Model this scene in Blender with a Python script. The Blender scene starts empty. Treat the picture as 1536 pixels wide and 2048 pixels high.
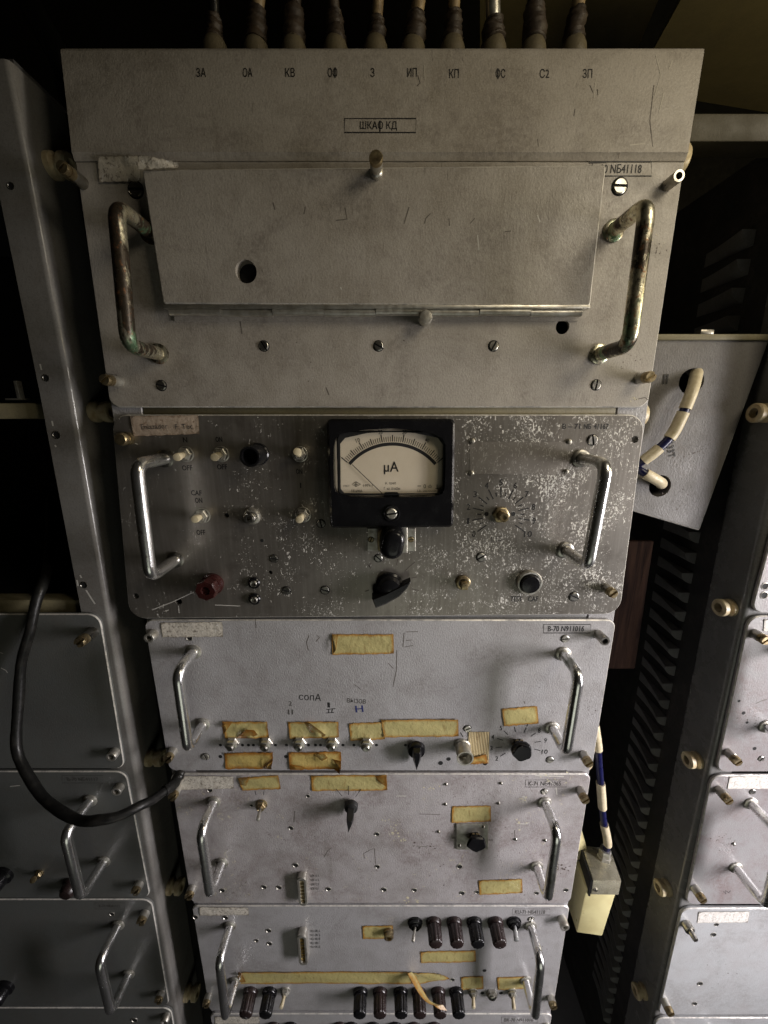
import bpy, bmesh, math, random
from mathutils import Vector, Matrix
random.seed(7)
R = math.radians
scn = bpy.context.scene
COL = scn.collection

# ------------------------------------------------------------------ camera, world, lamps, exposure
F, PITCH, DIST, CZ = 772.0, R(14.1), 0.382, 1.50
cam_d = bpy.data.cameras.new('camera'); cam = bpy.data.objects.new('camera', cam_d); COL.objects.link(cam)
cam_d.sensor_fit = 'HORIZONTAL'; cam_d.sensor_width = 36; cam_d.lens = 36 * F / 1536
cam_d.clip_start = 0.01; cam_d.clip_end = 50
cam.location = (0, -DIST, CZ); cam.rotation_euler = (R(90) - PITCH, 0, 0)
scn.camera = cam

w = bpy.data.worlds.new('World'); scn.world = w; w.use_nodes = True
w.node_tree.nodes['Background'].inputs[0].default_value = (1.0, 0.84, 0.58, 1)
w.node_tree.nodes['Background'].inputs[1].default_value = 0.003


def area(name, loc, target, sx, sy, power, col):
    l = bpy.data.lights.new(name, 'AREA'); l.shape = 'RECTANGLE'; l.size = sx; l.size_y = sy
    l.energy = power; l.color = col
    o = bpy.data.objects.new(name, l); COL.objects.link(o); o.location = loc
    o.rotation_euler = (Vector(target) - Vector(loc)).to_track_quat('-Z', 'Y').to_euler()
    return o


# daylight through the doorway low on the right,
# and four fill lamps added out of view
area('doorway_light', (0.95, -0.40, CZ - 0.45), (0.30, 0.0, CZ - 0.65), 0.13, 0.75, 3.85, (1.0, 0.945, 0.975)).data.spread = R(80)
area('grazing_fill_light', (0.75, -0.22, CZ - 0.15), (0.0, 0.0, CZ - 0.15), 0.08, 0.5, 0.60, (1.0, 0.95, 0.90)).data.spread = R(60)  # added to steepen the falloff across the upper panels
area('low_fill_light', (0.20, -0.90, CZ - 0.90), (0.10, 0.0, CZ - 0.60), 0.6, 0.6, 0.60, (0.97, 1.0, 0.84)).data.spread = R(150)  # added low in front to lift the faces turned forward
area('warm_fill_light', (0.55, -0.45, CZ + 0.45), (0.25, 0.0, CZ + 0.15), 0.3, 0.3, 0.53, (1.0, 0.875, 0.66)).data.spread = R(80)  # added for the warm tone of the upper panels
area('lining_fill_light', (1.0, -0.20, CZ + 0.15), (0.50, 0.30, CZ + 0.45), 0.3, 0.3, 1.5, (1.0, 0.81, 0.44)).data.spread = R(120)  # added to brighten the roof lining

scn.view_settings.view_transform = 'Standard'; scn.view_settings.look = 'None'
scn.view_settings.exposure = 0; scn.view_settings.gamma = 1
scn.render.engine = 'CYCLES'
scn.cycles.use_denoising = True
scn.cycles.max_bounces = 6

# ------------------------------------------------------------------ measuring: a sight line met with an upright plane
_c, _s = math.cos(PITCH), math.sin(PITCH)


def P(px, py, y=0.0):
    a = (px - 768) / F; b = (1024 - py) / F
    d = Vector((a, _c + b * _s, -_s + b * _c))
    yy = y(CZ) if callable(y) else y
    for _ in range(8 if callable(y) else 1):
        q = d * ((yy + DIST) / d.y) + Vector((0, -DIST, CZ))
        if callable(y): yy = y(q.z)
    return q


FOOT = (768.0, 1024 - F * math.tan(PITCH))


def reach(base, tip):  # how far something stands out of the panel
    a = math.hypot(base[0] - FOOT[0], base[1] - FOOT[1]); b = math.hypot(tip[0] - FOOT[0], tip[1] - FOOT[1])
    return max(0.004, DIST * (1 - a / b))


def Zp(py): return P(768, py).z


# ------------------------------------------------------------------ materials
MATS = {}


class NT:
    def __init__(s, name):
        s.m = bpy.data.materials.new(name); s.m.use_nodes = True; s.t = s.m.node_tree
        s.b = s.t.nodes['Principled BSDF']; MATS[name] = s.m
        s.pos = s.t.nodes.new('ShaderNodeNewGeometry').outputs['Position']

    def n(s, typ, **kw):
        nd = s.t.nodes.new(typ)
        for k, v in kw.items():
            if isinstance(k, str) and hasattr(nd, k): setattr(nd, k, v)
        return nd

    def l(s, a, b): s.t.links.new(a, b)

    def mp(s, scale=(1, 1, 1), src=None, rot=(0, 0, 0)):
        nd = s.n('ShaderNodeMapping'); nd.inputs['Scale'].default_value = scale; nd.inputs['Rotation'].default_value = rot
        s.l(src or s.pos, nd.inputs['Vector']); return nd.outputs[0]

    def noise(s, sc, det=3, rough=.55, vec=None, dist=0):
        nd = s.n('ShaderNodeTexNoise'); nd.inputs['Scale'].default_value = sc; nd.inputs['Detail'].default_value = det
        nd.inputs['Roughness'].default_value = rough; nd.inputs['Distortion'].default_value = dist
        s.l(vec or s.pos, nd.inputs['Vector']); return nd.outputs['Fac']

    def voro(s, sc, vec=None):
        nd = s.n('ShaderNodeTexVoronoi'); nd.inputs['Scale'].default_value = sc
        s.l(vec or s.pos, nd.inputs['Vector']); return nd.outputs['Distance']

    def rng(s, x, a, b, c=0.0, d=1.0):
        nd = s.n('ShaderNodeMapRange'); nd.inputs[1].default_value = a; nd.inputs[2].default_value = b
        nd.inputs[3].default_value = c; nd.inputs[4].default_value = d; s.l(x, nd.inputs[0]); return nd.outputs[0]

    def math(s, op, a, b=None):
        nd = s.n('ShaderNodeMath', operation=op)
        for i, v in enumerate((a, b)):
            if v is None: continue
            if isinstance(v, (int, float)): nd.inputs[i].default_value = v
            else: s.l(v, nd.inputs[i])
        return nd.outputs[0]

    def mix(s, f, a, b):
        nd = s.n('ShaderNodeMix', data_type='RGBA')
        if isinstance(f, (int, float)): nd.inputs[0].default_value = f
        else: s.l(f, nd.inputs[0])
        for i, v in ((6, a), (7, b)):
            if isinstance(v, tuple): nd.inputs[i].default_value = (*v, 1)
            else: s.l(v, nd.inputs[i])
        return nd.outputs[2]

    def set(s, **kw):
        names = dict(col='Base Color', rough='Roughness', metal='Metallic', spec='Specular IOR Level', alpha='Alpha', trans='Transmission Weight', coat='Coat Weight', sss='Subsurface Weight')
        for k, v in kw.items():
            inp = s.b.inputs[names[k]]
            if isinstance(v, tuple): inp.default_value = (*v, 1)
            elif isinstance(v, (int, float)): inp.default_value = v
            else: s.l(v, inp)
        return s

    def bump(s, h, st, dist=.001):
        nd = s.n('ShaderNodeBump'); nd.inputs['Strength'].default_value = st; nd.inputs['Distance'].default_value = dist
        s.l(h, nd.inputs['Height'])
        prev = s.b.inputs['Normal'].links
        if prev: s.l(prev[0].from_socket, nd.inputs['Normal'])
        s.l(nd.outputs[0], s.b.inputs['Normal']); return s


def paint(name, base, dirt=(.10, .085, .06), rough=.42, peel=.55, dirtamt=.45, chips=False, spec=.5, grimec=(.12, .10, .085)):
    m = NT(name)
    big = m.noise(5, 4, .6)
    streak = m.noise(1, 4, .6, m.mp((60, 60, 5)))
    mott = m.noise(38, 5, .65)
    f = m.math('MULTIPLY', m.rng(m.math('ADD', m.math('MULTIPLY', big, .5), m.math('MULTIPLY', mott, .5)), .46, .72), dirtamt)
    c = m.mix(f, base, dirt)
    c = m.mix(m.math('MULTIPLY', m.rng(streak, .58, .80), dirtamt * .6), c, dirt)
    fine = m.noise(900, 2)
    c = m.mix(m.math('MULTIPLY', m.rng(fine, .40, .66), .28), c, tuple(min(1, v * 1.45) for v in base))
    c = m.mix(m.math('MULTIPLY', m.rng(m.noise(520, 3, .6), .52, .70), .30), c, tuple(v * .45 for v in base))
    grime = m.math('MULTIPLY', m.rng(m.noise(13, 6, .72, dist=.6), .47, .64), m.rng(m.noise(240, 3, .6), .30, .60))
    c = m.mix(m.math('MULTIPLY', grime, dirtamt * .75), c, grimec)
    # dark scuffs: thin, near vertical, sparse
    sc = m.noise(1, 1, .4, m.mp((520, 520, 40), rot=(0, .18, 0)))
    scm = m.math('MULTIPLY', m.rng(sc, .735, .77), m.rng(m.noise(14, 2), .52, .62))
    c = m.mix(m.math('MULTIPLY', scm, .40), c, (.075, .065, .055))
    if chips:
        ch = m.math('MULTIPLY', m.rng(m.noise(190, 3, .6, dist=1.2), .63, .66), m.rng(m.noise(17, 3), .50, .58))
        c = m.mix(m.math('MULTIPLY', ch, .8), c, (.55, .50, .36))
        ch2 = m.math('MULTIPLY', m.rng(m.noise(150, 4, .7, dist=2), .60, .66), m.rng(m.noise(12, 3), .50, .60))
        c = m.mix(m.math('MULTIPLY', ch2, .75), c, (.09, .055, .045))
    m.set(col=c, rough=m.rng(mott, .3, .7, rough - .07, rough + .12), spec=spec)
    peelv = m.noise(1, 3, .6, m.mp((600, 600, 400)))
    m.bump(peelv, peel, .00085)
    m.bump(m.noise(24, 2), .16, .002)
    return m.m


paint('grey_paint', (.355, .348, .352), rough=.36)
paint('grey_paint_chipped', (.385, .365, .365), chips=True, dirtamt=.75, rough=.38, grimec=(.16, .115, .105))
paint('grey_paint_top', (.365, .338, .300), dirt=(.15, .125, .085), dirtamt=.65, peel=.30)
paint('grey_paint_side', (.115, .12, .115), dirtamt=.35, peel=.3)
paint('pale_paint', (.39, .40, .405), dirt=(.26, .22, .21), dirtamt=.5, peel=.3, rough=.34)
paint('smudged_paint', (.265, .26, .26), dirt=(.20, .155, .15), dirtamt=.9, peel=.35, rough=.38, grimec=(.17, .12, .115))
paint('left_frame_paint', (.19, .184, .172), dirt=(.11, .095, .075), rough=.15, peel=.12, dirtamt=.5)
paint('frame_paint', (.155, .155, .15), dirt=(.07, .06, .045), rough=.24, peel=.12, dirtamt=.4)
paint('dark_frame_paint', (.07, .07, .07), dirt=(.03, .028, .022), rough=.4, peel=.2)
paint('olive_paint', (.20, .175, .10), dirt=(.09, .075, .045), rough=.55, peel=.2)
paint('box_paint', (.125, .118, .112), dirt=(.06, .05, .04), rough=.5, peel=.45, dirtamt=.6, chips=False)
paint('gland_paint', (.12, .10, .06), dirt=(.04, .032, .02), rough=.5, peel=.3)
paint('rail_paint', (.07, .060, .034), dirt=(.05, .04, .025), rough=.55, peel=.2)
paint('louvre_paint', (.19, .19, .185), dirt=(.03, .028, .022), rough=.5, peel=.2)
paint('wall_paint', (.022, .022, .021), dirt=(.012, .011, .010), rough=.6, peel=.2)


def simple(name, col, rough=.4, metal=0., var=.25, sc=60, bump=0., bsc=200, spec=.5, dark=None):
    m = NT(name)
    f = m.math('MULTIPLY', m.rng(m.noise(sc, 4, .6), .35, .7), var)
    m.set(col=m.mix(f, col, dark or tuple(v * .35 for v in col)), rough=m.rng(m.noise(sc * 1.7, 3), .3, .7, max(.03, rough - .08), rough + .1), metal=metal, spec=spec)
    if bump: m.bump(m.noise(bsc, 3), bump, .0008)
    return m.m


simple('chrome', (.62, .62, .60), .16, 1.0, .75, 45, .12, 150, dark=(.20, .18, .14))
simple('dull_steel', (.46, .45, .42), .34, 1.0, .7, 90, .2, dark=(.16, .14, .10))
simple('zinc', (.60, .59, .54), .38, .8, .6, 150, .2, dark=(.26, .22, .15))
simple('brass', (.42, .345, .20), .36, .9, .8, 200, .2, dark=(.17, .12, .07))
simple('black_plastic', (.008, .008, .009), .2, 0, .2, 60, .04, spec=.38)
simple('matt_black', (.012, .012, .012), .5)
simple('hole_black', (.006, .006, .006), .8)
simple('brown_bakelite', (.028, .018, .017), .28, 0, .4, 80, .1)
simple('red_bakelite', (.038, .010, .009), .28, 0, .5, 120, .1)
simple('ivory', (.62, .55, .38), .42, 0, .45, 220, .1, dark=(.36, .27, .13))
simple('ceramic', (.60, .52, .34), .36, 0, .7, 120, .15, dark=(.30, .19, .08))
simple('yellow_plastic', (.66, .60, .32), .35, 0, .45, 40, .15, 60, dark=(.42, .34, .15))
simple('ink', (.014, .013, .013), .6, 0, .1)
simple('faded_ink', (.075, .07, .065), .6, 0, .1)
simple('blue_ink', (.02, .03, .16), .6)
simple('scratch_dark', (.12, .105, .09), .6)
simple('rubbed_mark', (.46, .43, .37), .45)
simple('scratch_light', (.62, .60, .55), .45)
simple('cream_specks', (.62, .57, .40), .5)
simple('dark_specks', (.085, .06, .05), .6)
simple('blue_cable_jacket', (.007, .008, .052), .33, 0, .3)
simple('black_rubber', (.010, .010, .009), .34, 0, .3, 40, .2, spec=.28)
m = NT('dusty_rubber'); m.set(col=m.mix(m.math('MULTIPLY', m.rng(m.noise(60, 5, .7), .50, .72), .22), (.008, .008, .0075), (.08, .072, .06)), rough=m.rng(m.noise(140, 3), .3, .7, .28, .5), spec=.3); m.bump(m.noise(260, 3), .3, .0005)
simple('boot_tape', (.040, .026, .014), .6, 0, .85, 120, .8, 160, dark=(.015, .01, .007))
simple('tan_sheath', (.34, .25, .13), .5, 0, .8, 90, .5, dark=(.08, .05, .025))
simple('lid_metal', (.56, .53, .40), .26, .55, .6, 60, .3, 90, dark=(.28, .25, .16))
simple('clear_tip', (.55, .56, .55), .1, .5, .3)
simple('gold_contact', (.75, .58, .20), .3, .9, .4, 200)

m = NT('tarnished_chrome')  # old handles: plating gone green, black and rusty in patches
n1 = m.noise(42, 5, .7, m.mp((1, 1, .45))); n2 = m.noise(55, 4, .65, m.mp((1, 1, .35))); n3 = m.noise(210, 4, .7)
c = m.mix(m.rng(n1, .41, .54), (.80, .76, .58), (.040, .030, .020))
c = m.mix(m.math('MULTIPLY', m.rng(n2, .56, .66), .8), c, (.16, .30, .17))
c = m.mix(m.math('MULTIPLY', m.rng(n3, .56, .68), .8), c, (.24, .10, .035))
m.set(col=c, metal=m.rng(n1, .42, .60, 1, .35), rough=m.rng(n3, .35, .65, .24, .46)); m.bump(n3, .35, .0006)

m = NT('handle_chrome')  # better plating, rubbed and with a little tarnish near the bends
n1 = m.noise(30, 4, .65, m.mp((1, 1, .5))); n3 = m.noise(260, 3, .6)
c = m.mix(m.rng(n1, .56, .72), (.80, .80, .79), (.22, .23, .20))
c = m.mix(m.math('MULTIPLY', m.rng(n3, .62, .70), .6), c, (.22, .12, .06))
m.set(col=c, metal=.97, rough=m.rng(n1, .35, .65, .19, .32)); m.bump(n3, .15, .0004)

m = NT('bare_aluminium')  # scuffed plate with pale flaked flecks, thicker to the right and below
x = m.n('ShaderNodeSeparateXYZ'); m.l(m.pos, x.inputs[0])
gx = m.rng(x.outputs[0], -.22, .16, -.10, .085)
brushed = m.noise(1, 4, .6, m.mp((260, 260, 14)))
big = m.noise(7, 4, .6)
c = m.mix(m.rng(big, .35, .68), (.31, .29, .26), (.19, .17, .145))
c = m.mix(m.math('MULTIPLY', m.rng(brushed, .45, .7), .45), c, (.40, .38, .34))
c = m.mix(m.math('MULTIPLY', m.rng(m.noise(23, 4, .7), .54, .7), .5), c, (.12, .10, .085))
fl = m.noise(1, 3, .62, m.mp((360, 360, 205), rot=(0, .35, 0)), 1.4)
dens = m.math('ADD', m.noise(26, 3, .6), gx)
fm = m.math('MULTIPLY', m.rng(m.math('ADD', fl, m.math('MULTIPLY', dens, .40)), .853, .876), 1.0)
fl2 = m.rng(m.math('ADD', m.noise(620, 2, .5), m.math('MULTIPLY', dens, .5)), .945, .975)
fm = m.math('MAXIMUM', fm, m.math('MULTIPLY', fl2, .8))
c = m.mix(m.math('MULTIPLY', fm, .85), c, (.74, .72, .66))
m.set(col=c, metal=m.math('SUBTRACT', .72, m.math('MULTIPLY', fm, .7)), rough=m.math('ADD', m.rng(big, .3, .7, .30, .42), m.math('MULTIPLY', fm, .3)))
m.bump(fm, .35, .0005); m.bump(brushed, .10, .0005)

m = NT('edge_highlight'); e_ = m.rng(m.noise(70, 5, .7), .38, .56)  # pale colour paints the highlight along panel edges
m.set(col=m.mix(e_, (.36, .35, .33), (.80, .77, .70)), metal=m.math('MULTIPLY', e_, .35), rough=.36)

m = NT('stained_patch'); c = m.mix(m.rng(m.noise(40, 4), .3, .7), (.30, .28, .25), (.20, .18, .155))
c = m.mix(m.math('MULTIPLY', m.rng(m.noise(1, 3, .6, m.mp((300, 300, 150)), 2), .58, .62), .6), c, (.60, .58, .53))
m.set(col=c, metal=.6, rough=.42)


def edge_mat(name, mid, rim, w0, w1, stain, rough=.35, speck=None):
    m = NT(name); a = m.n('ShaderNodeAttribute'); a.attribute_name = 'edge'
    e = m.math('ADD', a.outputs['Fac'], m.math('MULTIPLY', m.math('SUBTRACT', m.noise(120, 5, .7), .5), .007))
    c = m.mix(m.rng(e, w0, w1), rim, mid)
    c = m.mix(m.math('MULTIPLY', m.rng(m.noise(75, 4, .7), .56, .74), .45), c, stain)
    c = m.mix(m.math('MULTIPLY', m.rng(m.noise(1, 3, .6, m.mp((300, 300, 80))), .56, .7), .4), c, tuple(v * .45 for v in rim))
    c = m.mix(m.math('MULTIPLY', m.rng(a.outputs['Fac'], .0005, .0), .85), c, tuple(v * .4 for v in rim))
    if speck:
        c = m.mix(m.math('MULTIPLY', m.rng(m.noise(330, 4, .7), .54, .63), .8), c, speck[0])
        c = m.mix(m.math('MULTIPLY', m.rng(m.noise(190, 4, .7, dist=1.), .60, .66), .8), c, speck[1])
    m.set(col=c, rough=rough); m.bump(m.noise(150, 4, .65), .7, .0012)
    return m.m


edge_mat('old_tape', (.44, .385, .165), (.37, .19, .035), .0008, .0036, (.52, .40, .17))
edge_mat('brown_tape', (.47, .36, .12), (.30, .13, .02), .0015, .0058, (.42, .22, .035))
edge_mat('sticker', (.60, .56, .485), (.44, .39, .31), -.001, .002, (.36, .31, .24), .7, ((.15, .125, .095), (.80, .78, .74)))
edge_mat('pink_sticker', (.45, .36, .28), (.33, .25, .18), -.001, .002, (.30, .21, .15), .7, ((.22, .15, .10), (.56, .48, .40)))
edge_mat('white_sticker', (.62, .60, .56), (.45, .42, .36), -.001, .0015, (.46, .42, .36), .7, ((.34, .30, .25), (.74, .73, .70)))

m = NT('ribbed_tape'); x = m.n('ShaderNodeSeparateXYZ'); m.l(m.pos, x.inputs[0])
sn = m.math('SINE', m.math('MULTIPLY', x.outputs[0], 3300.0))
c = m.mix(m.rng(sn, -1, 1), (.30, .20, .08), (.58, .50, .30)); c = m.mix(m.math('MULTIPLY', m.rng(m.noise(120, 3), .58, .7), .7), c, (.16, .07, .02))
m.set(col=c, rough=.5); m.bump(sn, .4, .0005)

m = NT('dial_card'); c = m.mix(m.math('MULTIPLY', m.rng(m.noise(60, 3), .3, .8), .3), (.74, .66, .52), (.52, .42, .28)); m.set(col=c, rough=.55)

m = NT('wood_board'); g = m.noise(1, 5, .65, m.mp((130, 130, 9)), .8)
m.set(col=m.mix(m.rng(g, .38, .66), (.006, .0032, .0026), (.022, .012, .008)), rough=.9, spec=.04); m.bump(g, .5, .001)

m = NT('pane_glass'); nt = m.t; gl = m.n('ShaderNodeBsdfGlossy'); gl.inputs['Roughness'].default_value = .05
tr = m.n('ShaderNodeBsdfTransparent'); mx = m.n('ShaderNodeMixShader'); mx.inputs[0].default_value = .05
m.l(tr.outputs[0], mx.inputs[1]); m.l(gl.outputs[0], mx.inputs[2]); m.l(mx.outputs[0], nt.nodes['Material Output'].inputs[0])

# ------------------------------------------------------------------ object helpers
WP = {}


def finish(me, sharp=38):
    for p in me.polygons: p.use_smooth = True
    try: me.set_sharp_from_angle(angle=R(sharp))
    except Exception: pass


def to_mesh(bm, name, mat, sharp=38):
    bmesh.ops.recalc_face_normals(bm, faces=bm.faces) if not bm.faces.layers.int.get('flat') else None
    me = bpy.data.meshes.new(name); bm.to_mesh(me); bm.free()
    me.materials.append(MATS[mat]); finish(me, sharp); return me


def link(name, me, loc, parent=None, rot=(0, 0, 0)):
    o = bpy.data.objects.new(name, me); COL.objects.link(o)
    if parent: o.parent = parent; o.location = Vector(loc) - WP[parent.name]
    else: o.location = loc
    o.rotation_euler = rot; WP[o.name] = Vector(loc); return o


def mk(name, bm, mat, parent=None, sharp=38, rim=None):
    """one mesh object out of a bmesh in world coordinates, its origin in its own middle"""
    lo = Vector((min(v.co[i] for v in bm.verts) for i in range(3))); hi = Vector((max(v.co[i] for v in bm.verts) for i in range(3)))
    c = (lo + hi) / 2
    for v in bm.verts: v.co -= c
    me = to_mesh(bm, name, mat, sharp); me.materials.append(MATS[rim or mat])
    return link(name, me, c, parent)


def thing(name, loc, label, cat, group=None):
    o = bpy.data.objects.new(name, None); COL.objects.link(o); o.location = loc; WP[o.name] = Vector(loc); o.empty_display_size = .02
    return tag(o, label, cat, group)


def tag(o, label, cat, group=None):
    o['label'] = label; o['category'] = cat
    if group: o['group'] = group
    return o


def round_poly(pts, rad, seg=6, inset=0.0):
    """pts: corners (x,z) counter-clockwise seen from the front; rad: one radius or one per corner"""
    n = len(pts); rad = [rad] * n if isinstance(rad, (int, float)) else rad
    V = [Vector(p) for p in pts]
    if inset:
        W = []
        for i in range(n):
            a, b, c = V[i - 1], V[i], V[(i + 1) % n]
            e1 = (b - a).normalized(); e2 = (c - b).normalized()
            n1 = Vector((-e1.y, e1.x)); n2 = Vector((-e2.y, e2.x))
            k = inset / max(.2, 1 + n1.dot(n2)); W.append(b + (n1 + n2) * k)
        V = W; rad = [max(0.0, r_ - inset) for r_ in rad]
    out = []
    for i in range(n):
        a, b, c = V[i - 1], V[i], V[(i + 1) % n]; r_ = rad[i]
        if r_ < 1e-5: out.append(b.copy()); continue
        u = (a - b).normalized(); v = (c - b).normalized(); ang = u.angle(v); t = r_ / math.tan(ang / 2)
        t = min(t, .45 * (a - b).length, .45 * (c - b).length); r2 = t * math.tan(ang / 2)
        ctr = b + (u + v).normalized() * (r2 / math.sin(ang / 2))
        p0 = b + u * t; p1 = b + v * t; a0 = math.atan2(p0.y - ctr.y, p0.x - ctr.x); a1 = math.atan2(p1.y - ctr.y, p1.x - ctr.x)
        d = (a1 - a0 + math.pi) % (2 * math.pi) - math.pi
        for k in range(seg + 1):
            q = a0 + d * k / seg; out.append(ctr + Vector((math.cos(q), math.sin(q))) * r2)
    return out


def circ(x, z, r, n=20): return [Vector((x + r * math.cos(2 * math.pi * k / n), z + r * math.sin(2 * math.pi * k / n))) for k in range(n)]


def plate(pts, rad=0.0, y=0.0, th=.003, bev=.0008, holes=(), bm=None, back=True):
    """a sheet lying upright, front face at y, with a turned edge and real holes (loops of (x,z))"""
    bm = bm or bmesh.new()
    outer = round_poly(pts, rad); inner = round_poly(pts, rad, inset=bev) if bev else outer

    def ring(loop, yy): return [bm.verts.new((p.x, yy, p.y)) for p in loop]

    def strip(a, b, mi=0):
        for i in range(len(a)):
            j = (i + 1) % len(a); fc = bm.faces.new((a[i], a[j], b[j], b[i])); fc.material_index = mi

    def edges(loop):
        es = []
        for i in range(len(loop)):
            a, b = loop[i], loop[(i + 1) % len(loop)]
            e = bm.edges.get((a, b)) or bm.edges.new((a, b)); es.append(e)
        return es
    f = ring(inner, y); fe = edges(f); hb = []
    for h in holes:
        hl = ring(h, y); fe += edges(hl); hk = ring(h, y + th); strip(hl, hk); hb.append(hk)
    if holes: bmesh.ops.triangle_fill(bm, use_beauty=True, edges=fe, normal=(0, -1, 0))
    else: bm.faces.new(f)
    last = f
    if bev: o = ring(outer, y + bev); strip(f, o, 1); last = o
    b = ring(outer, y + th); strip(last, b)
    if back:
        be = edges(b)
        for hk in hb: be += edges(hk)
        if holes: bmesh.ops.triangle_fill(bm, use_beauty=True, edges=be, normal=(0, 1, 0))
        else: bm.faces.new(b)
    return bm


def quad_px(tl, tr, br, bl, y=0.0):
    """corner pixels to (x,z), counter-clockwise from bottom left"""
    return [(q.x, q.z) for q in (P(*bl, y), P(*br, y), P(*tr, y), P(*tl, y))]


def rect_px(x0, y0, x1, y1, y=0.0): return quad_px((x0, y0), (x1, y0), (x1, y1), (x0, y1), y)


def hole_px(px, py, rpx, y=0.0, n=20):
    q = P(px, py, y); k = (P(px + 10, py, y).x - q.x) / 10
    return circ(q.x, q.z, rpx * k, n)


def sc_px(px, py, y=0.0): return (P(px + 10, py, y).x - P(px, py, y).x) / 10


def lathe(prof, n=24, bm=None, at=(0, 0, 0), mod=None, ax='y'):
    """prof: (radius, height) pairs from the base outwards, turned about an axis that points at the viewer"""
    bm = bm or bmesh.new(); at = Vector(at); rings = []
    for r_, h in prof:
        if r_ < 1e-6: rings.append([bm.verts.new(at + Vector((0, -h, 0)))]); continue
        rg = []
        for k in range(n):
            a = 2 * math.pi * k / n; rr = r_ * (mod(a, h) if mod else 1)
            rg.append(bm.verts.new(at + Vector((rr * math.cos(a), -h, rr * math.sin(a)))))
        rings.append(rg)
    for a, b in zip(rings, rings[1:]):
        if len(a) == 1 and len(b) == 1: continue
        for k in range(max(len(a), len(b))):
            j = (k + 1) % max(len(a), len(b))
            if len(a) == 1: bm.faces.new((a[0], b[j], b[k]))
            elif len(b) == 1: bm.faces.new((a[k], a[j], b[0]))
            else: bm.faces.new((a[k], a[j], b[j], b[k]))
    return bm


def fillet(pts, rad, seg=7):
    out = [Vector(pts[0])]
    for i in range(1, len(pts) - 1):
        a, b, c = Vector(pts[i - 1]), Vector(pts[i]), Vector(pts[i + 1])
        u = (a - b); v = (c - b); t = min(rad, .45 * u.length, .45 * v.length); u.normalize(); v.normalize()
        p0 = b + u * t; p1 = b + v * t
        for k in range(seg + 1):
            s = k / seg; out.append(p0 * (1 - s) ** 2 + b * 2 * s * (1 - s) + p1 * s * s)
    out.append(Vector(pts[-1])); return out


def tube(path, r, n=12, bm=None, caps=True):
    bm = bm or bmesh.new(); path = [Vector(p) for p in path]; rings = []; up = None
    rs = r if isinstance(r, (list, tuple)) else [r] * len(path)
    for i, p in enumerate(path):
        t = (path[min(i + 1, len(path) - 1)] - path[max(i - 1, 0)]).normalized()
        if up is None: up = t.orthogonal().normalized()
        up = (up - t * up.dot(t)).normalized(); s = t.cross(up)
        rings.append([bm.verts.new(p + (up * math.cos(2 * math.pi * k / n) + s * math.sin(2 * math.pi * k / n)) * rs[i]) for k in range(n)])
    for a, b in zip(rings, rings[1:]):
        for k in range(n): bm.faces.new((a[k], a[(k + 1) % n], b[(k + 1) % n], b[k]))
    if caps: bm.faces.new(rings[0][::-1]); bm.faces.new(rings[-1])
    return bm


def spline(pts, n=10):
    pts = [Vector(p) for p in pts]; q = [pts[0] * 2 - pts[1]] + pts + [pts[-1] * 2 - pts[-2]]; out = []
    for i in range(1, len(q) - 2):
        a, b, c, d = q[i - 1:i + 3]
        for k in range(n):
            t = k / n; out.append(.5 * ((2 * b) + (c - a) * t + (2 * a - 5 * b + 4 * c - d) * t * t + (3 * b - a - 3 * c + d) * t ** 3))
    out.append(pts[-1]); return out


def hexa(p8, bm=None):
    """two rings of four corners"""
    bm = bm or bmesh.new(); v = [bm.verts.new(p) for p in p8]
    for f in ((3, 2, 1, 0), (4, 5, 6, 7), (0, 1, 5, 4), (1, 2, 6, 5), (2, 3, 7, 6), (3, 0, 4, 7)): bm.faces.new([v[i] for i in f])
    return bm


def box(x0, x1, y0, y1, z0, z1, bm=None):
    return hexa([(x0, y0, z0), (x1, y0, z0), (x1, y1, z0), (x0, y1, z0), (x0, y0, z1), (x1, y0, z1), (x1, y1, z1), (x0, y1, z1)], bm)


def bevelled(bm, wd, seg=2):
    bmesh.ops.bevel(bm, geom=list(bm.edges), offset=wd, segments=seg, affect='EDGES', profile=.5, clamp_overlap=True); return bm


def Y(y, z): return y(z) if callable(y) else y


def strokes(lines, wpx, y, mat, parent, name='lettering', closed=False):
    """thin painted or scratched lines through pixel points"""
    bm = bmesh.new()
    for ln in lines:
        w_ = wpx
        pts = [P(a, b, y) for a, b in ln]
        if closed: pts.append(pts[0])
        hw = w_ * sc_px(*ln[0], y) / 2; prev = None
        for i, p in enumerate(pts):
            t = pts[min(i + 1, len(pts) - 1)] - pts[max(i - 1, 0)]; nn = Vector((-t.z, 0, t.x)).normalized() * hw
            if closed and i in (0, len(pts) - 1):
                t1 = (pts[1] - pts[0]).normalized(); t0 = (pts[0] - pts[-2]).normalized()
                nn = (Vector((-t1.z, 0, t1.x)) + Vector((-t0.z, 0, t0.x))) * hw
                nn *= .6
            a, b = p + nn, p - nn
            va = bm.verts.new((a.x, Y(y, a.z), a.z)); vb = bm.verts.new((b.x, Y(y, b.z), b.z))
            if prev: bm.faces.new((prev[0], prev[1], vb, va))
            prev = (va, vb)
    for f in bm.faces:
        f.normal_update()
        if f.normal.y > 0: f.normal_flip()
    o = mk(name, bm, mat, parent)
    if len(lines) > 1: o['kind'] = 'stuff'
    return o


_font_cache = {}


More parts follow.
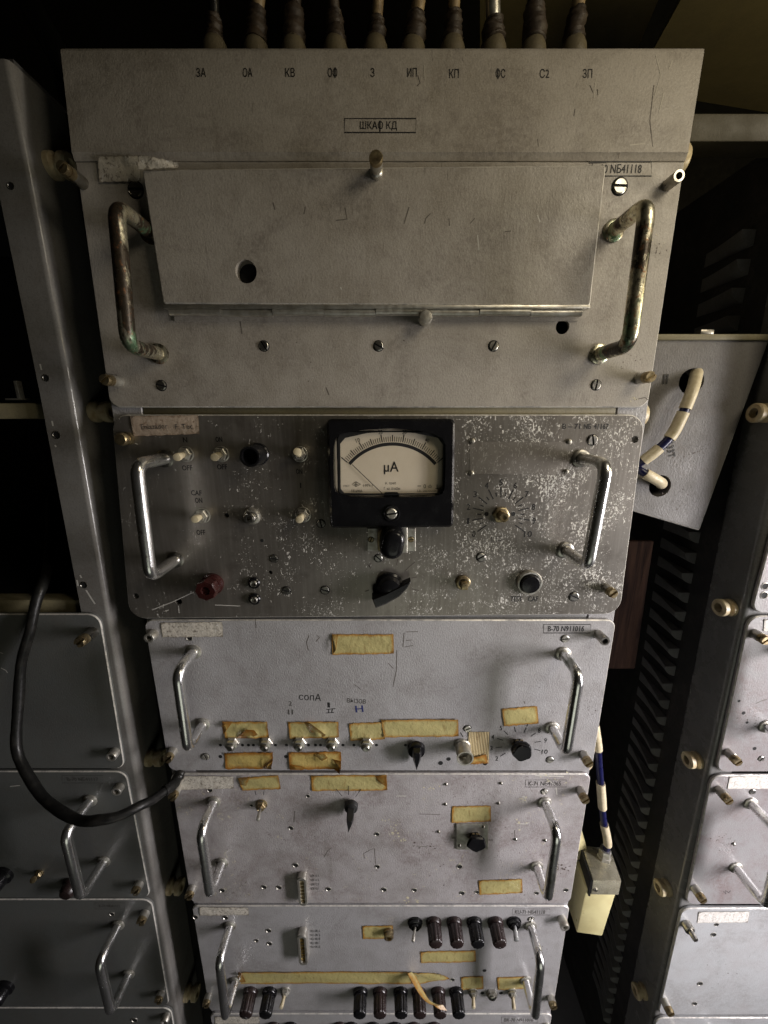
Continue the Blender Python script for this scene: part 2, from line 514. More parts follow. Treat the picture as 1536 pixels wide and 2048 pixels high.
def text_mesh(s):
    if s not in _font_cache:
        cu = bpy.data.curves.new('lettering', 'FONT'); cu.body = s; cu.resolution_u = 2
        o = bpy.data.objects.new('lettering_tmp', cu); COL.objects.link(o)
        dg = bpy.context.evaluated_depsgraph_get(); me = bpy.data.meshes.new_from_object(o.evaluated_get(dg))
        vs = [tuple(v.co) for v in me.vertices]; fs = [tuple(p.vertices) for p in me.polygons]
        bpy.data.objects.remove(o); bpy.data.curves.remove(cu); bpy.data.meshes.remove(me)
        _font_cache[s] = (vs, fs)
    return _font_cache[s]


def text(s, x0, x1, yc, h, y, mat, parent, rot=0.0, bold=0.0, name='lettering'):
    """printed lettering that fills the pixel box x0..x1 wide, h tall, centred on yc"""
    vs, fs = text_mesh(s)
    lx = min(v[0] for v in vs); hx = max(v[0] for v in vs); ly = min(v[1] for v in vs); hy = max(v[1] for v in vs)
    c = P((x0 + x1) / 2, yc, y); W = (x1 - x0) * sc_px((x0 + x1) / 2, yc, y); H = P((x0 + x1) / 2, yc - h / 2, y).z - P((x0 + x1) / 2, yc + h / 2, y).z
    bm = bmesh.new(); cr, sr = math.cos(R(rot)), math.sin(R(rot))
    for k, (ox, oz) in enumerate([(0, 0), (bold, 0), (0, bold)] if bold else [(0, 0)]):
        nv = []
        for v in vs:
            a = ((v[0] - lx) / max(hx - lx, 1e-6) - .5) * W + ox; b = ((v[1] - ly) / max(hy - ly, 1e-6) - .5) * H + oz
            xx, zz = c.x + a * cr - b * sr, c.z + a * sr + b * cr
            nv.append(bm.verts.new((xx, Y(y, zz) - k * .00002, zz)))
        for f in fs:
            try: bm.faces.new([nv[i] for i in f])
            except ValueError: pass
    for f in bm.faces:
        f.normal_update()
        if f.normal.y > 0: f.normal_flip()
    return mk(name, bm, mat, parent)


# ------------------------------------------------------------------ the small hardware
def tape(corners, mat, parent, y=0.0, wave=.0006, curl=None, name='tape_label', nx=14, nz=6, lift=.0):
    """an old label: tl, tr, br, bl pixels; wavy, with an edge attribute, corners may curl off the panel"""
    tl, tr, br, bl = [P(*q, y) for q in corners]; bm = bmesh.new(); lay = bm.verts.layers.float.new('edge')
    Wd = (tr - tl).length; Hd = (tl - bl).length; ph = random.random() * 9; g = []
    for j in range(nz + 1):
        row = []
        for i in range(nx + 1):
            u, v = i / nx, j / nz
            p = (bl * (1 - u) + br * u) * (1 - v) + (tl * (1 - u) + tr * u) * v
            jag = .0004 * math.sin(u * 31 + ph) * (1 if j in (0, nz) else 0); p.z += jag
            off = .0005 + wave * (.5 + .5 * math.sin(u * 9 + v * 5 + ph)) * (.3 + .7 * math.sin(u * 17 + v * 11 + ph * 2) ** 2)
            if curl:
                for cu, cv, rad, hgt in curl:
                    d = math.hypot((u - cu) * Wd, (v - cv) * Hd) / rad
                    if d < 1: off += hgt * (1 - d) ** 2; p.x += (.5 - cu) * .5 * hgt * (1 - d); p.z += (.5 - cv) * .5 * hgt * (1 - d)
            p.y = Y(y, p.z) - off - lift
            vv = bm.verts.new(p); vv[lay] = min(u * Wd, (1 - u) * Wd, v * Hd, (1 - v) * Hd); row.append(vv)
        g.append(row)
    for j in range(nz):
        for i in range(nx): bm.faces.new((g[j][i], g[j][i + 1], g[j + 1][i + 1], g[j + 1][i]))
    for f in bm.faces:
        f.normal_update()
        if f.normal.y > 0: f.normal_flip()
    return mk(name, bm, mat, parent, 60)


_scr = {}


def screw_mesh(mat, slot=.18, dome=.3):
    key = (mat, slot)
    if key not in _scr:
        bm = bmesh.new(); r_ = 1.0; h = .45
        for sgn in (1, -1):
            a0 = math.asin(slot); arc = [a0 + (math.pi - 2 * a0) * k / 10 for k in range(11)]
            lo = [bm.verts.new((math.cos(a) * r_, 0, sgn * math.sin(a) * r_)) for a in arc]
            mi = [bm.verts.new((math.cos(a) * r_, -h * .6, sgn * math.sin(a) * r_)) for a in arc]
            hi = [bm.verts.new((math.cos(a) * r_ * .82, -h, sgn * max(slot, math.sin(a) * r_ * .82))) for a in arc]
            for A, B in ((lo, mi), (mi, hi)):
                for k in range(11):
                    j = (k + 1) % 11; bm.faces.new((A[k], A[j], B[j], B[k]))
            bm.faces.new(hi)
        bmesh.ops.recalc_face_normals(bm, faces=bm.faces)
        ns = len(bm.faces); seat = []
        for rr, hh in ((.97, -h * .2), (1.16, -.04)):
            bm.faces.new([bm.verts.new((math.cos(2 * math.pi * k / 18) * rr, hh, math.sin(2 * math.pi * k / 18) * rr)) for k in range(18)])
        me = bpy.data.meshes.new('screw'); bm.faces.ensure_lookup_table()
        for f in bm.faces[ns:]: f.material_index = 1
        bm.to_mesh(me); bm.free(); me.materials.append(MATS[mat]); me.materials.append(MATS['hole_black']); finish(me)
        _scr[key] = me
    return _scr[key]


def screw(px, py, rpx, parent, mat='zinc', rot=None, y=0.0, flat=.6):
    r_ = rpx * sc_px(px, py, y)
    o = link('screw', screw_mesh(mat), P(px, py, y), parent, (0, R(random.uniform(0, 180) if rot is None else rot), 0))
    o.scale = (r_, r_ * flat, r_); return o


_shared = {}


def shared(key, fn, mat):
    if key not in _shared: _shared[key] = to_mesh(fn(), key, mat)
    return _shared[key]


def rimmed_hole(px, py, rpx, parent, y=0.0, mat='zinc', rim=1.35):
    """an empty screw hole: a countersunk bush with a dark throat"""
    r_ = rpx * sc_px(px, py, y)
    me = shared('screw_hole_' + mat, lambda: lathe([(1.35, 0), (1.35, .12), (1.15, .18), (1.0, -.1), (.95, -.6)], 16), mat)
    o = link('screw_hole', me, P(px, py, y), parent); o.scale = (r_, r_, r_)
    me2 = shared('hole_throat', lambda: lathe([(0, -.02), (1.02, -.02)], 16), 'hole_black')
    t = link('throat', me2, P(px, py, y) + Vector((0, -.0001, 0)), o); t.location = (0, -.04, 0); return o


def rivet(px, py, rpx, parent, mat='zinc', y=0.0):
    r_ = rpx * sc_px(px, py, y)
    me = shared('rivet_' + mat, lambda: lathe([(1, 0), (.95, .3), (.7, .62), (.35, .78), (.3, .6), (0, .55)], 14), mat)
    o = link('rivet', me, P(px, py, y), parent); o.scale = (r_, r_, r_); return o


def pin_hole(px, py, rpx, parent, y=0.0):
    r_ = rpx * sc_px(px, py, y)
    me = shared('pin_hole', lambda: lathe([(0, .0), (1.0, .0)], 12), 'hole_black')
    o = link('pin_hole', me, P(px, py, y) + Vector((0, -.0001, 0)), parent); o.scale = (r_, r_, r_); return o


def post(base, tip, parent, kind='tube', mat='zinc', rpx=9, y=0.0):
    """captive fixing post that stands out of a panel"""
    b = P(*base, y); L = reach(base, tip); r_ = rpx * sc_px(*base, y)
    if kind == 'tube':
        bm = lathe([(r_, 0), (r_, L * .94), (r_ * .94, L), (r_ * .58, L), (r_ * .55, L - .006), (0, L - .006)], 20, at=b)
        o = mk('captive_post', bm, mat, parent)
        mk('bore', lathe([(r_ * .54, L - .0055), (0, L - .0055)], 14, at=b), 'hole_black', o)
    else:
        s = .55 if kind == 'slot' else .45
        bm = lathe([(r_, 0), (r_, L * s), (r_ * .85, L * s + .0005), (r_ * .85, L * s + .001), (0, L * s + .001)], 20, at=b)
        o = mk('captive_post', bm, mat, parent)
        bm = bmesh.new(); r2 = r_ * (.98 if kind == 'slot' else .55)
        lathe([(r2, L * s), (r2, L * .78), (r2 * .9, L * .78), (r2 * .9, L * .82), (r2, L * .82), (r2, L - .0022), (r2 * .8, L - .0022), (0, L - .0022)], 18, bm, b)
        for sg in (1, -1):   # screwdriver slot: two half moons
            lo = []; hi = []
            for k in range(9):
                a = .25 + (math.pi - .5) * k / 8 + R(40)
                d = Vector((math.cos(a), 0, math.sin(a))) * r2 * sg * .98
                lo.append(bm.verts.new(b + d + Vector((0, -(L - .0022), 0)))); hi.append(bm.verts.new(b + d * .9 + Vector((0, -L, 0))))
            for k in range(9): j = (k + 1) % 9; bm.faces.new((lo[k], lo[j], hi[j], hi[k]))
            bm.faces.new(hi)
        mk('captive_screw', bm, 'brass' if kind == 'slot' else 'dull_steel', o)
    return o


def handle(top, bot, reach_m, parent, mat='handle_chrome', r=.0057, y=0.0, rad=.012, collar='zinc'):
    a, b = P(*top, y), P(*bot, y); out = Vector((0, -reach_m, 0))
    path = fillet([a, a + out, b + out, b], rad)
    o = mk('handle', tube(path, r, 16), mat, parent)
    for q in (a, b): mk('collar', lathe([(r * 1.5, 0), (r * 1.5, .0016), (r * 1.25, .0024), (r * 1.02, .0026)], 20, at=q), collar, o)
    return o


def toggle(base, tip, parent, y=0.0, mat='zinc', lever='ivory', rpx=14, L=.018, lr=.0036, hexn=True):
    b = P(*base, y); r_ = rpx * sc_px(*base, y)
    bm = lathe([(r_, 0), (r_, .0012), (r_ * .92, .0016), (r_ * .86, .0016)], 22, at=b)
    lathe([(r_ * .86, .0016), (r_ * .86, .0044), (r_ * .78, .005), (r_ * .58, .005), (r_ * .56, .0072), (r_ * .42, .0072), (r_ * .30, .006), (0, .006)], 6 if hexn else 22, bm, b)
    o = mk('toggle_switch', bm, mat, parent)
    t = P(*tip, y - L); s = b + Vector((0, -.005, 0)); d = (t - s)
    mk('lever', tube([s, s + d * .5, s + d * .85, s + d * .97, t], [lr * .75, lr * .95, lr * 1.1, lr * 1.0, lr * .6], 12), lever, o)
    return o


def flutes(n, depth, h0=-1): return lambda a, h: 1 - depth * (.5 + .5 * math.cos(n * a)) ** 3 if h > h0 else 1


def terminal(base, tip, parent, mat, r=.0085, y=0.0, L=None):
    """a fluted screw terminal: round collar and ribbed cap"""
    b = P(*base, y); L = L or reach(base, tip)
    o = mk('terminal_collar', lathe([(r * 1.12, 0), (r * 1.12, .004), (r * 1.0, .0055), (r * .8, .0056)], 24, at=b), mat, parent)
    prof = [(r * .9, .005), (r * .98, .0065), (r, .009), (r * .97, L - .002), (r * .9, L - .0004), (r * .82, L), (0, L)]
    mk('fluted_cap', lathe(prof, 60, at=b, mod=flutes(10, .10, .0062)), mat, o, 50)
    return o


def pointer_knob(base, ang, parent, r=.0095, length=.03, y=0.0, mat='black_plastic', h=.016, tail=.5, wdt=.42, bush='brass'):
    """wing knob: round skirt and a fin that tapers to the pointer; ang in degrees, 0 = right, 90 = up"""
    b = P(*base, y); bm = lathe([(r, .003), (r, .006), (r * .92, .0085), (r * .5, .0105), (0, .011)], 28, at=b)
    lathe([(r * .55, 0), (r * .55, .0035)], 16, bm, b)
    d = Vector((math.cos(R(ang)), 0, math.sin(R(ang)))); n = Vector((-d.z, 0, d.x)); w_ = r * wdt
    prof = [(-tail * length, w_ * .9), (-tail * length * .6, w_ * 1.15), (0, w_ * 1.2), (length * .35, w_ * .95), (length * .8, w_ * .35), (length, w_ * .1)]
    lo = []; hi = []
    loop = [(u, v) for u, v in prof] + [(u, -v) for u, v in reversed(prof)]
    A = [bm.verts.new(b + d * u + n * v * 1.1 + Vector((0, -.004, 0))) for u, v in loop]
    B = [bm.verts.new(b + d * u * .99 + n * v + Vector((0, -h * .85 + max(0, u) * .12, 0))) for u, v in loop]
    C = [bm.verts.new(b + d * u * .93 + n * v * .55 + Vector((0, -h + max(0, u) * .12, 0))) for u, v in loop]
    for a_, b_ in ((A, B), (B, C)):
        for k in range(len(A)): j = (k + 1) % len(A); bm.faces.new((a_[k], a_[j], b_[j], b_[k]))
    bm.faces.new(C); bm.faces.new(A[::-1])
    o = mk('pointer_knob', bm, mat, parent)
    mk('bushing', lathe([(r * .72, 0), (r * .72, .0025), (r * .5, .003)], 6, at=b), bush, o)
    return o


def faceted_knob(base, tip, parent, r=.0125, y=0.0, mat='black_plastic', n=6, rot=0.2):
    b = P(*base, y); L = reach(base, tip); bm = bmesh.new()
    lathe([(r * .55, 0), (r * .55, .005), (r * .9, .006), (r, .009), (r, L - .002), (r * .88, L), (0, L)], n * 4, bm, b,
          mod=lambda a, h: .86 + .14 * abs(math.cos((a + rot) * n / 2)) ** 6 if h > .0055 else 1)
    o = mk('control_knob', bm, mat, parent)
    mk('bushing', lathe([(r * .5, 0), (r * .62, .001), (r * .62, .003)], 6, at=b), 'brass', o)
    return o


def coax(base, tip, parent, y=0.0, r=.0072, mat='zinc'):
    """panel socket: hexagon nut, threaded barrel, inner bush"""
    b = P(*base, y); L = reach(base, tip)
    bm = lathe([(r * 1.15, 0), (r * 1.15, .0025), (r * 1.05, .0032), (r * .8, .0032)], 6, at=b)
    lathe([(r * .86, .003), (r * .86, L * .45), (r * .98, L * .5), (r * .98, L * .68), (r * .72, L * .74)], 6, bm, b)
    o = mk('socket', bm, mat, parent)
    mk('stud', lathe([(r * .60, L * .5), (r * .60, L * .9), (r * .45, L), (r * .15, L), (0, L * .98)], 16, at=b), 'dull_steel', o)
    return o


def ring_insulator(loc, side, parent, r=.0095, L=.017, mat='ceramic'):
    """turned spool that sticks out of a cabinet side; side=+1 points right, -1 left"""
    prof = [(r * .72, 0), (r * 1.0, .0012), (r * 1.0, L * .30), (r * .70, L * .40), (r * .70, L * .55), (r * .98, L * .64), (r * 1.0, L * .92), (r * .88, L), (r * .52, L), (r * .48, L * .45), (0, L * .45)]
    bm = lathe(prof, 24); bmesh.ops.rotate(bm, verts=bm.verts, cent=(0, 0, 0), matrix=Matrix.Rotation(R(90) * side, 3, 'Z'))
    for v in bm.verts: v.co += Vector(loc)
    o = mk('ring_insulator', bm, mat, parent)
    bm = lathe([(r * .5, L * .55), (0, L * .55)], 16); bmesh.ops.rotate(bm, verts=bm.verts, cent=(0, 0, 0), matrix=Matrix.Rotation(R(90) * side, 3, 'Z'))
    for v in bm.verts: v.co += Vector(loc)
    mk('bore', bm, 'hole_black', o); return o


def connector(x0, y0, x1, y1, parent, y=0.0, h=.010, gold=False):
    """slim upright plug socket with rounded ends and a row of contacts"""
    q = rect_px(x0, y0, x1, y1, y); cx = (q[0][0] + q[1][0]) / 2; hw = (q[1][0] - q[0][0]) / 2; z0, z1 = q[0][1], q[2][1]
    pts = [(cx - hw, z0), (cx + hw, z0), (cx + hw, z1), (cx - hw, z1)]
    slot = round_poly([(cx - hw * .5, z0 + hw * .7), (cx + hw * .5, z0 + hw * .7), (cx + hw * .5, z1 - hw * .7), (cx - hw * .5, z1 - hw * .7)], hw * .45, 4)
    o = mk('plug_socket', plate(pts, hw * .95, y - h, h, .0008, [slot]), 'zinc', parent)
    bm = plate([(cx - hw * .48, z0 + hw * .8), (cx + hw * .48, z0 + hw * .8), (cx + hw * .48, z1 - hw * .8), (cx - hw * .48, z1 - hw * .8)], hw * .3, y - h * .72, h * .6, 0)
    mk('contact_strip', bm, 'gold_contact' if gold else 'ivory', o)
    for k in range(7):
        zz = z0 + (z1 - z0) * (k + 1) / 8
        mk('contact', box(cx - hw * .34, cx + hw * .34, y - h * .88, y - h * .70, zz - .0012, zz + .0012), 'brass', o)
    return o


def label_box(x0, y0, x1, y1, s, parent, y=-.00015, mat='ink', tx=None, th=None, wpx=2.0, skew=0):
    strokes([[(x0, y0 + skew), (x1, y0), (x1, y1), (x0, y1 + skew)]], wpx, y, mat, parent, 'label_outline', True)
    if s: a, b = tx or (x0 + 8, x1 - 10); text(s, a, b, (y0 + y1 + skew) / 2, th or (y1 - y0) * .58, y, mat, parent, bold=.00022)


def dial_marks(cx, cy, r0, r1, n, a0, a1, parent, y=-.00015, wpx=2.0, nums=None, rn=None, hpx=11, kz=1.0, minor=None, mat='ink'):
    L = []
    for k in range(n):
        a = R(a0 + (a1 - a0) * k / (n - 1)); L.append([(cx + math.cos(a) * r0, cy - math.sin(a) * r0 * kz), (cx + math.cos(a) * r1, cy - math.sin(a) * r1 * kz)])
        if minor and k < n - 1:
            a = R(a0 + (a1 - a0) * (k + .5) / (n - 1)); L.append([(cx + math.cos(a) * minor[0], cy - math.sin(a) * minor[0] * kz), (cx + math.cos(a) * minor[1], cy - math.sin(a) * minor[1] * kz)])
    strokes(L, wpx, y, mat, parent, 'dial_marks')
    if nums:
        for k, s in enumerate(nums):
            if not s: continue
            a = R(a0 + (a1 - a0) * k / (len(nums) - 1)); x, yy = cx + math.cos(a) * rn, cy - math.sin(a) * rn * kz
            wd = 5.5 if len(s) == 1 else 13
            if s == '1': wd = 3.5
            text(s, x - wd / 2 * hpx / 10, x + wd / 2 * hpx / 10, yy, hpx, y, mat, parent, bold=.00015)

# ================================================================== THE SETTING
def structure(name, bm, mat):
    o = mk(name, bm, mat); o['kind'] = 'structure'; return o


structure('back_wall', box(-1.6, 1.6, .75, .78, CZ - 1.5, CZ + 1.2), 'matt_black')
structure('floor', box(-1.6, 1.6, -2.9, .75, CZ - 1.62, CZ - 1.5), 'dark_frame_paint')
# sloping roof lining at the upper right, with a black gap between its two sheets
def sheet(px4, y0, y1, th=.004):
    tl, tr, br, bl = px4; p = [P(*bl, y0), P(*br, y0), P(*tr, y1), P(*tl, y1)]
    return hexa(p + [q + Vector((0, th, th)) for q in p])


structure('ceiling', sheet(((1395, -60), (1760, -60), (1760, 262), (1262, 180)), .42, .20), 'olive_paint')
structure('ceiling_lining', sheet(((960, -60), (1342, -60), (1266, 120), (960, 120)), .46, .30), 'olive_paint')

# ================================================================== MIDDLE CABINET
XL, XR = -.2640, .2552
ZT = CZ + .2881
cab = thing('equipment_cabinet', (0, .1, CZ - 1.4), 'grey middle equipment cabinet with a hood of ten cable glands on top', 'cabinet', 'equipment cabinets in a row')
zb = CZ - 1.25
for s, x0, x1, xt0, xt1 in ((0, XL, XL + .030, -.2566, -.2266), (1, XR - .030, XR, .2200, .2500)):
    mk('frame_post', plate([(x0, zb), (x1, zb), (x1, Zp(840)), (xt1, Zp(322)), (xt0, Zp(322)), (x0, Zp(840))], 0, .0040, .016, .0012), 'grey_paint', cab)
    xs = XL + .014 if s == 0 else XR - .017
    mk('side_wall', box(xs, xs + .003, .020, .36, zb, ZT - .004), 'dark_frame_paint', cab)
mk('back_panel', box(XL + .017, XR - .017, .355, .358, zb, ZT - .004), 'dark_frame_paint', cab)
for py, hh in ((821, .010), (1237, .006), (1545, .009), (1810, .007), (2026, .007)):
    z = Zp(py); mk('cross_rail', bevelled(box(XL + .0305, XR - .0305, .0045, .0145, z - hh * .5, z + hh * .5), .001), 'olive_paint' if py == 821 else 'frame_paint', cab)

# the hood: a folded sheet with a forward lip, leaning back a little
zf, zl = Zp(305), Zp(322)
HS = .0138 / (ZT - zf)


def HY(z): return -.0018 + (z - zf) * HS


bm = bmesh.new()
front = [(-.0001, zl), (-.0006, zl + .0012), (-.0014, zl + .004), (-.0022, zf - .0010), (-.0018, zf + .0010)]
for k in range(5): zz = zf + .001 + (ZT - .004 - zf) * (k + 1) / 5; front.append((HY(zz), zz))
tz = front[-1][1]; ty = front[-1][0]
front += [(ty + .0008, tz + .0022), (ty + .0026, tz + .0038), (ty + .006, tz + .0044), (ty + .05, tz + .0050), (.30, tz + .006)]
back = [(.30, tz + .003), (ty + .05, tz + .002), (ty + .004, tz + .001), (.004, zf), (.0028, zl)]
prof = front + back
def hx(z, s):
    k_ = min(1.0, max(0.0, (z - zf) / (ZT - zf)))
    return (-.2568 - .0049 * k_ if s < 0 else .2502 + .0091 * k_)
A = [bm.verts.new((hx(z, -1), y, z)) for y, z in prof]; B = [bm.verts.new((hx(z, 1), y, z)) for y, z in prof]
for k in range(len(prof)): j = (k + 1) % len(prof); bm.faces.new((A[k], A[j], B[j], B[k]))
bm.faces.new(A); bm.faces.new(B[::-1])
hood = mk('hood', bm, 'grey_paint_top', cab, 50)
mk('hood_cheek', plate([(0, 0), (0, 0)] and [(XR - .0100, zf), (XR - .0082, zf), (XR - .0082, ZT - .006), (XR - .0100, ZT - .006)], 0, .016, .28, 0), 'grey_paint_top', cab)
mk('hood_cheek', plate([(XL + .0082, zf), (XL + .0100, zf), (XL + .0100, ZT - .006), (XL + .0082, ZT - .006)], 0, .016, .28, 0), 'grey_paint_top', cab)
HD = lambda z: HY(z) - .00015
for s, x in (('ЗА', 402), ('ОА', 495), ('КВ', 580), ('ОО', 665), ('З', 745), ('ИП', 824), ('КП', 908), ('ОС', 1001), ('С2', 1089), ('ЗП', 1175)):
    hw = 9.5 if len(s) == 2 else 4
    text(s, x - hw, x + hw, 145 if x < 900 else 147, 18, HD, 'ink', hood, bold=.00012)
strokes([[(689, 237), (832, 237), (832, 265), (689, 265)]], 2.6, HD, 'ink', hood, 'label_outline', True)
text('ШКАО КД', 720, 794, 252, 19, HD, 'ink', hood, bold=.00012)
for fx, fy, fh in ((670.2, 145, 10.5), (996.0, 147, 10.5), (760.0, 252, 11)): strokes([[(fx, fy - fh), (fx, fy + fh)]], 2.6, lambda z: HY(z) - .0002, 'ink', hood)
strokes([[(1180, 470 - 300), (1186, 185)], [(1195, 178), (1196, 190)], [(836, 150), (840, 166), (834, 172)], [(1240, 300), (1236, 318)], [(1075, 278), (1078, 300)], [(1150, 218), (1148, 232)], [(1308, 170), (1300, 240), (1306, 300)]], 1.6, HD, 'scratch_dark', hood, 'scratch')
strokes([[(1312, 110), (1322, 150), (1310, 190)], [(1328, 185), (1318, 225)], [(1192, 158), (1188, 196)], [(848, 130), (850, 160)], [(1195, 180), (1197, 190)], [(1345, 120), (1338, 138)], [(1260, 290), (1290, 287)]], 2.0, HD, 'rubbed_mark', hood, 'scratch')

# glands and the cables that leave them
GX = (430, 512, 588, 671, 751, 826, 905, 988, 1067, 1148)
desc = ('leftmost of ten', 'second from the left', 'third from the left', 'fourth from the left',
        'fifth from the left', 'sixth from the left', 'seventh from the left',
        'eighth, with a metal sleeve', 'ninth, almost black', 'rightmost of ten')
rnd = random.Random(3)
for k, gx in enumerate(GX):
    yv = .032; b = P(gx, 84, yv); b.z = tz + .0052
    top = P(gx, 77, yv).z; h = top - b.z
    bm = bmesh.new(); n = 20; rr = .0112; rings = []
    for r_, hh in ((rr, 0), (rr, h * .3), (rr * .92, h * .62), (rr * .72, h * .9), (rr * .45, h), (0.0001, h)):
        rings.append([bm.verts.new((b.x + r_ * math.cos(2 * math.pi * i / n), b.y + r_ * math.sin(2 * math.pi * i / n), b.z + hh)) for i in range(n)])
    for r0, r1 in zip(rings, rings[1:]):
        for i in range(n): bm.faces.new((r0[i], r0[(i + 1) % n], r1[(i + 1) % n], r1[i]))
    bmesh.ops.remove_doubles(bm, verts=bm.verts, dist=1e-5)
    mk('cable_gland', bm, 'gland_paint', cab)
    lean = (-3, 5, 1, -5, 5, 12, 4, -2, 3, 10)[k]
    c0 = Vector((b.x, b.y, top - .003)); thick = (.85, 1.05, 1.1, 1.0, .9, 1.1, .95, 1.15, 1.2, 1.05)[k]; t1 = P(gx + lean * .6, (34, 22, 18, 28, 40, 30, 26, 44, 14, 24)[k], yv); t2 = P(gx + lean * 1.6, -70, yv); t3 = P(gx + lean * 2.5, -320, yv + .05)
    ct = thing('cable', c0, 'dark taped cable rising from the cabinet hood, ' + desc[k], 'cable', 'cables rising from the hood')
    pth = spline([c0, c0.lerp(t1, .35) + Vector((rnd.uniform(-.001, .001), 0, 0)), c0.lerp(t1, .7), t1], 6)
    bm = tube(pth, [.0084 * thick * (1 + .06 * math.sin(i * .7 + k * 2) + rnd.uniform(-.04, .04)) * (1 - .22 * i / len(pth)) for i in range(len(pth))], 14)
    for v in bm.verts: v.co += Vector((rnd.uniform(-1, 1), rnd.uniform(-1, 1), 0)) * .0009
    mk('taped_boot', bm, 'boot_tape', ct, 80)
    mk('sheath', tube(spline([t1 + (c0 - t1) * .15, t1, t2, t3], 6), .0050 * thick, 12), ('black_rubber', 'tan_sheath', 'boot_tape', 'boot_tape', 'tan_sheath', 'tan_sheath', 'tan_sheath', 'zinc', 'black_rubber', 'tan_sheath')[k], ct)

# spool insulators on the sides of the middle cabinet
for px, py, sd in ((1372, 322, 1), (1294, 830, 1), (1182, 1517, 1), (1112, 1985, 1), (150, 345, -1), (217, 832, -1), (365, 1772, -1)):
    q = P(px, py, .030); q.x = (XR - .0135 if sd > 0 else XL + .0135)
    ring_insulator(q, sd, cab, r=.0125 if sd > 0 else .0105, L=.026 if sd > 0 else .022)

# ================================================================== UNITS OF THE MIDDLE CABINET
GRP = 'slide-in units of the middle cabinet'


def unit(name, y0, y1, label, mat, rad=.012, holes=(), cat='rack unit', group=GRP, x0=XL, x1=XR, pts=None):
    z1, z0 = Zp(y0), Zp(y1)
    t = thing(name, ((x0 + x1) / 2, .1, z0), label, cat, group)
    pts = pts or [(x0, z0), (x1, z0), (x1, z1), (x0, z1)]
    mk('front_panel', plate(pts, rad, 0, .0034, .0011, holes), mat, t, rim='edge_highlight')
    return t


# ---- top unit with the flap
u1 = unit('rack_unit', 322.6, 815, 'grey top unit with a wide hinged flap and two tarnished handles', 'grey_paint_top', [.010, .010, 0, 0],
          [hole_px(1125, 654, 13.5)], pts=[(-.2620, Zp(815)), (.2522, Zp(815)), (.2502, Zp(322.6)), (-.2568, Zp(322.6))])
FY = -.011
flap_pts = quad_px((283, 338), (1213, 329), (1181, 612), (326, 608), FY)
fl = mk('flap_door', plate(flap_pts, .0025, FY, .0100, .0012, [hole_px(492, 543, 21.5, FY)]), 'grey_paint_top', u1, rim='edge_highlight')
mk('hole_backing', box(P(455, 575, -.0006).x, P(525, 575, -.0006).x, -.0009, -.0004, P(492, 590, 0).z, P(492, 500, 0).z), 'hole_black', fl)
strokes([[(808, 448), (818, 414)], [(849, 447), (852, 436), (861, 427)], [(899, 452), (898, 437)], [(940, 447), (950, 436)], [(672, 441), (694, 438), (690, 415)], [(611, 413), (608, 428)], [(546, 405), (550, 420)], [(1010, 463), (1022, 462)]], 1.7, FY - .0001, 'scratch_dark', fl, 'scratch')
strokes([[(681, 574), (683, 579)], [(955, 470), (958, 500)], [(1075, 430), (1080, 444)]], 2.2, FY - .0001, 'scratch_light', fl, 'scratch')
zh = P(750, 622, FY).z; hx0, hx1 = P(336, 622, FY).x, P(1168, 622, FY).x
mk('flap_lip', bevelled(box(P(327, 613, FY).x, P(1180, 613, FY).x, FY - .0006, FY + .007, P(750, 617, FY).z, P(750, 610, FY).z), .0005), 'zinc', fl)
nk = 8
for k in range(nk):
    a = hx0 + (hx1 - hx0) * k / nk; b = hx0 + (hx1 - hx0) * (k + 1) / nk - .0004
    mk('hinge_knuckle', tube([(a, FY + .0035 + (.0006 if k % 2 else 0), zh - (.0007 if k % 2 else 0)), (b, FY + .0035 + (.0006 if k % 2 else 0), zh - (.0007 if k % 2 else 0))], .0031, 12), 'zinc', fl)
mk('hinge_leaf', box(hx0, hx1, -.0014, -.0004, zh - .006, zh - .0005), 'grey_paint_top', u1)
q = P(752, 352, FY)
o = mk('latch_screw', lathe([(.0052, 0), (.0052, .004), (.0042, .005), (.0042, .0105), (.0052, .011), (.0052, .0155), (.0045, .017), (0, .017)], 20, at=P(753, 346, FY)), 'zinc', u1)
mk('slotted_head', lathe([(.0054, .0165), (.0054, .019), (.0046, .0205), (0, .0205)], 18, at=P(753, 346, FY)), 'brass', o)
mk('stop_peg', lathe([(.0048, 0), (.0048, .008), (.0062, .010), (.0062, .013), (.0050, .0152), (0, .016)], 20, at=P(848, 642)), 'zinc', u1)
for px, py in ((528, 692), (757, 692), (987, 692), (323, 771), (1192, 770)): screw(px, py, 9.5, u1, 'dull_steel')
screw(1239, 373, 14.5, u1, 'dull_steel', 2); screw(272, 380, 14, u1, 'dull_steel', 0)
handle((302, 466), (319, 708), .045, u1, 'tarnished_chrome', .0060, collar='tarnished_chrome')
handle((1226, 462), (1198, 708), .045, u1, 'tarnished_chrome', .0060, collar='tarnished_chrome')
post((166, 366), (136, 328), u1, 'slot', 'dull_steel', 12); post((1334, 371), (1354, 352), u1, 'tube', 'dull_steel', 11)
post((238, 763), (208, 763), u1, 'slot', 'zinc', 11); post((1278, 757), (1303, 757), u1, 'slot', 'dull_steel', 11)
tape(((193, 314), (280, 312), (282, 364), (199, 365)), 'sticker', u1, lambda z: -.0026 if z > zl - .001 else -.0008, .0004, name='paper_label')
tape(((276, 311), (352, 322), (350, 334), (278, 342)), 'sticker', u1, -.0125, .0012, name='paper_label', curl=[(1, .5, .02, -.004)])
label_box(1185, 323, 1303, 352, '80 NБ41118', u1, tx=(1200, 1283), th=18, wpx=2.2)
strokes([[(1178, 325), (1213, 324)]], 3, -.0002, 'ink', u1, 'label_outline')
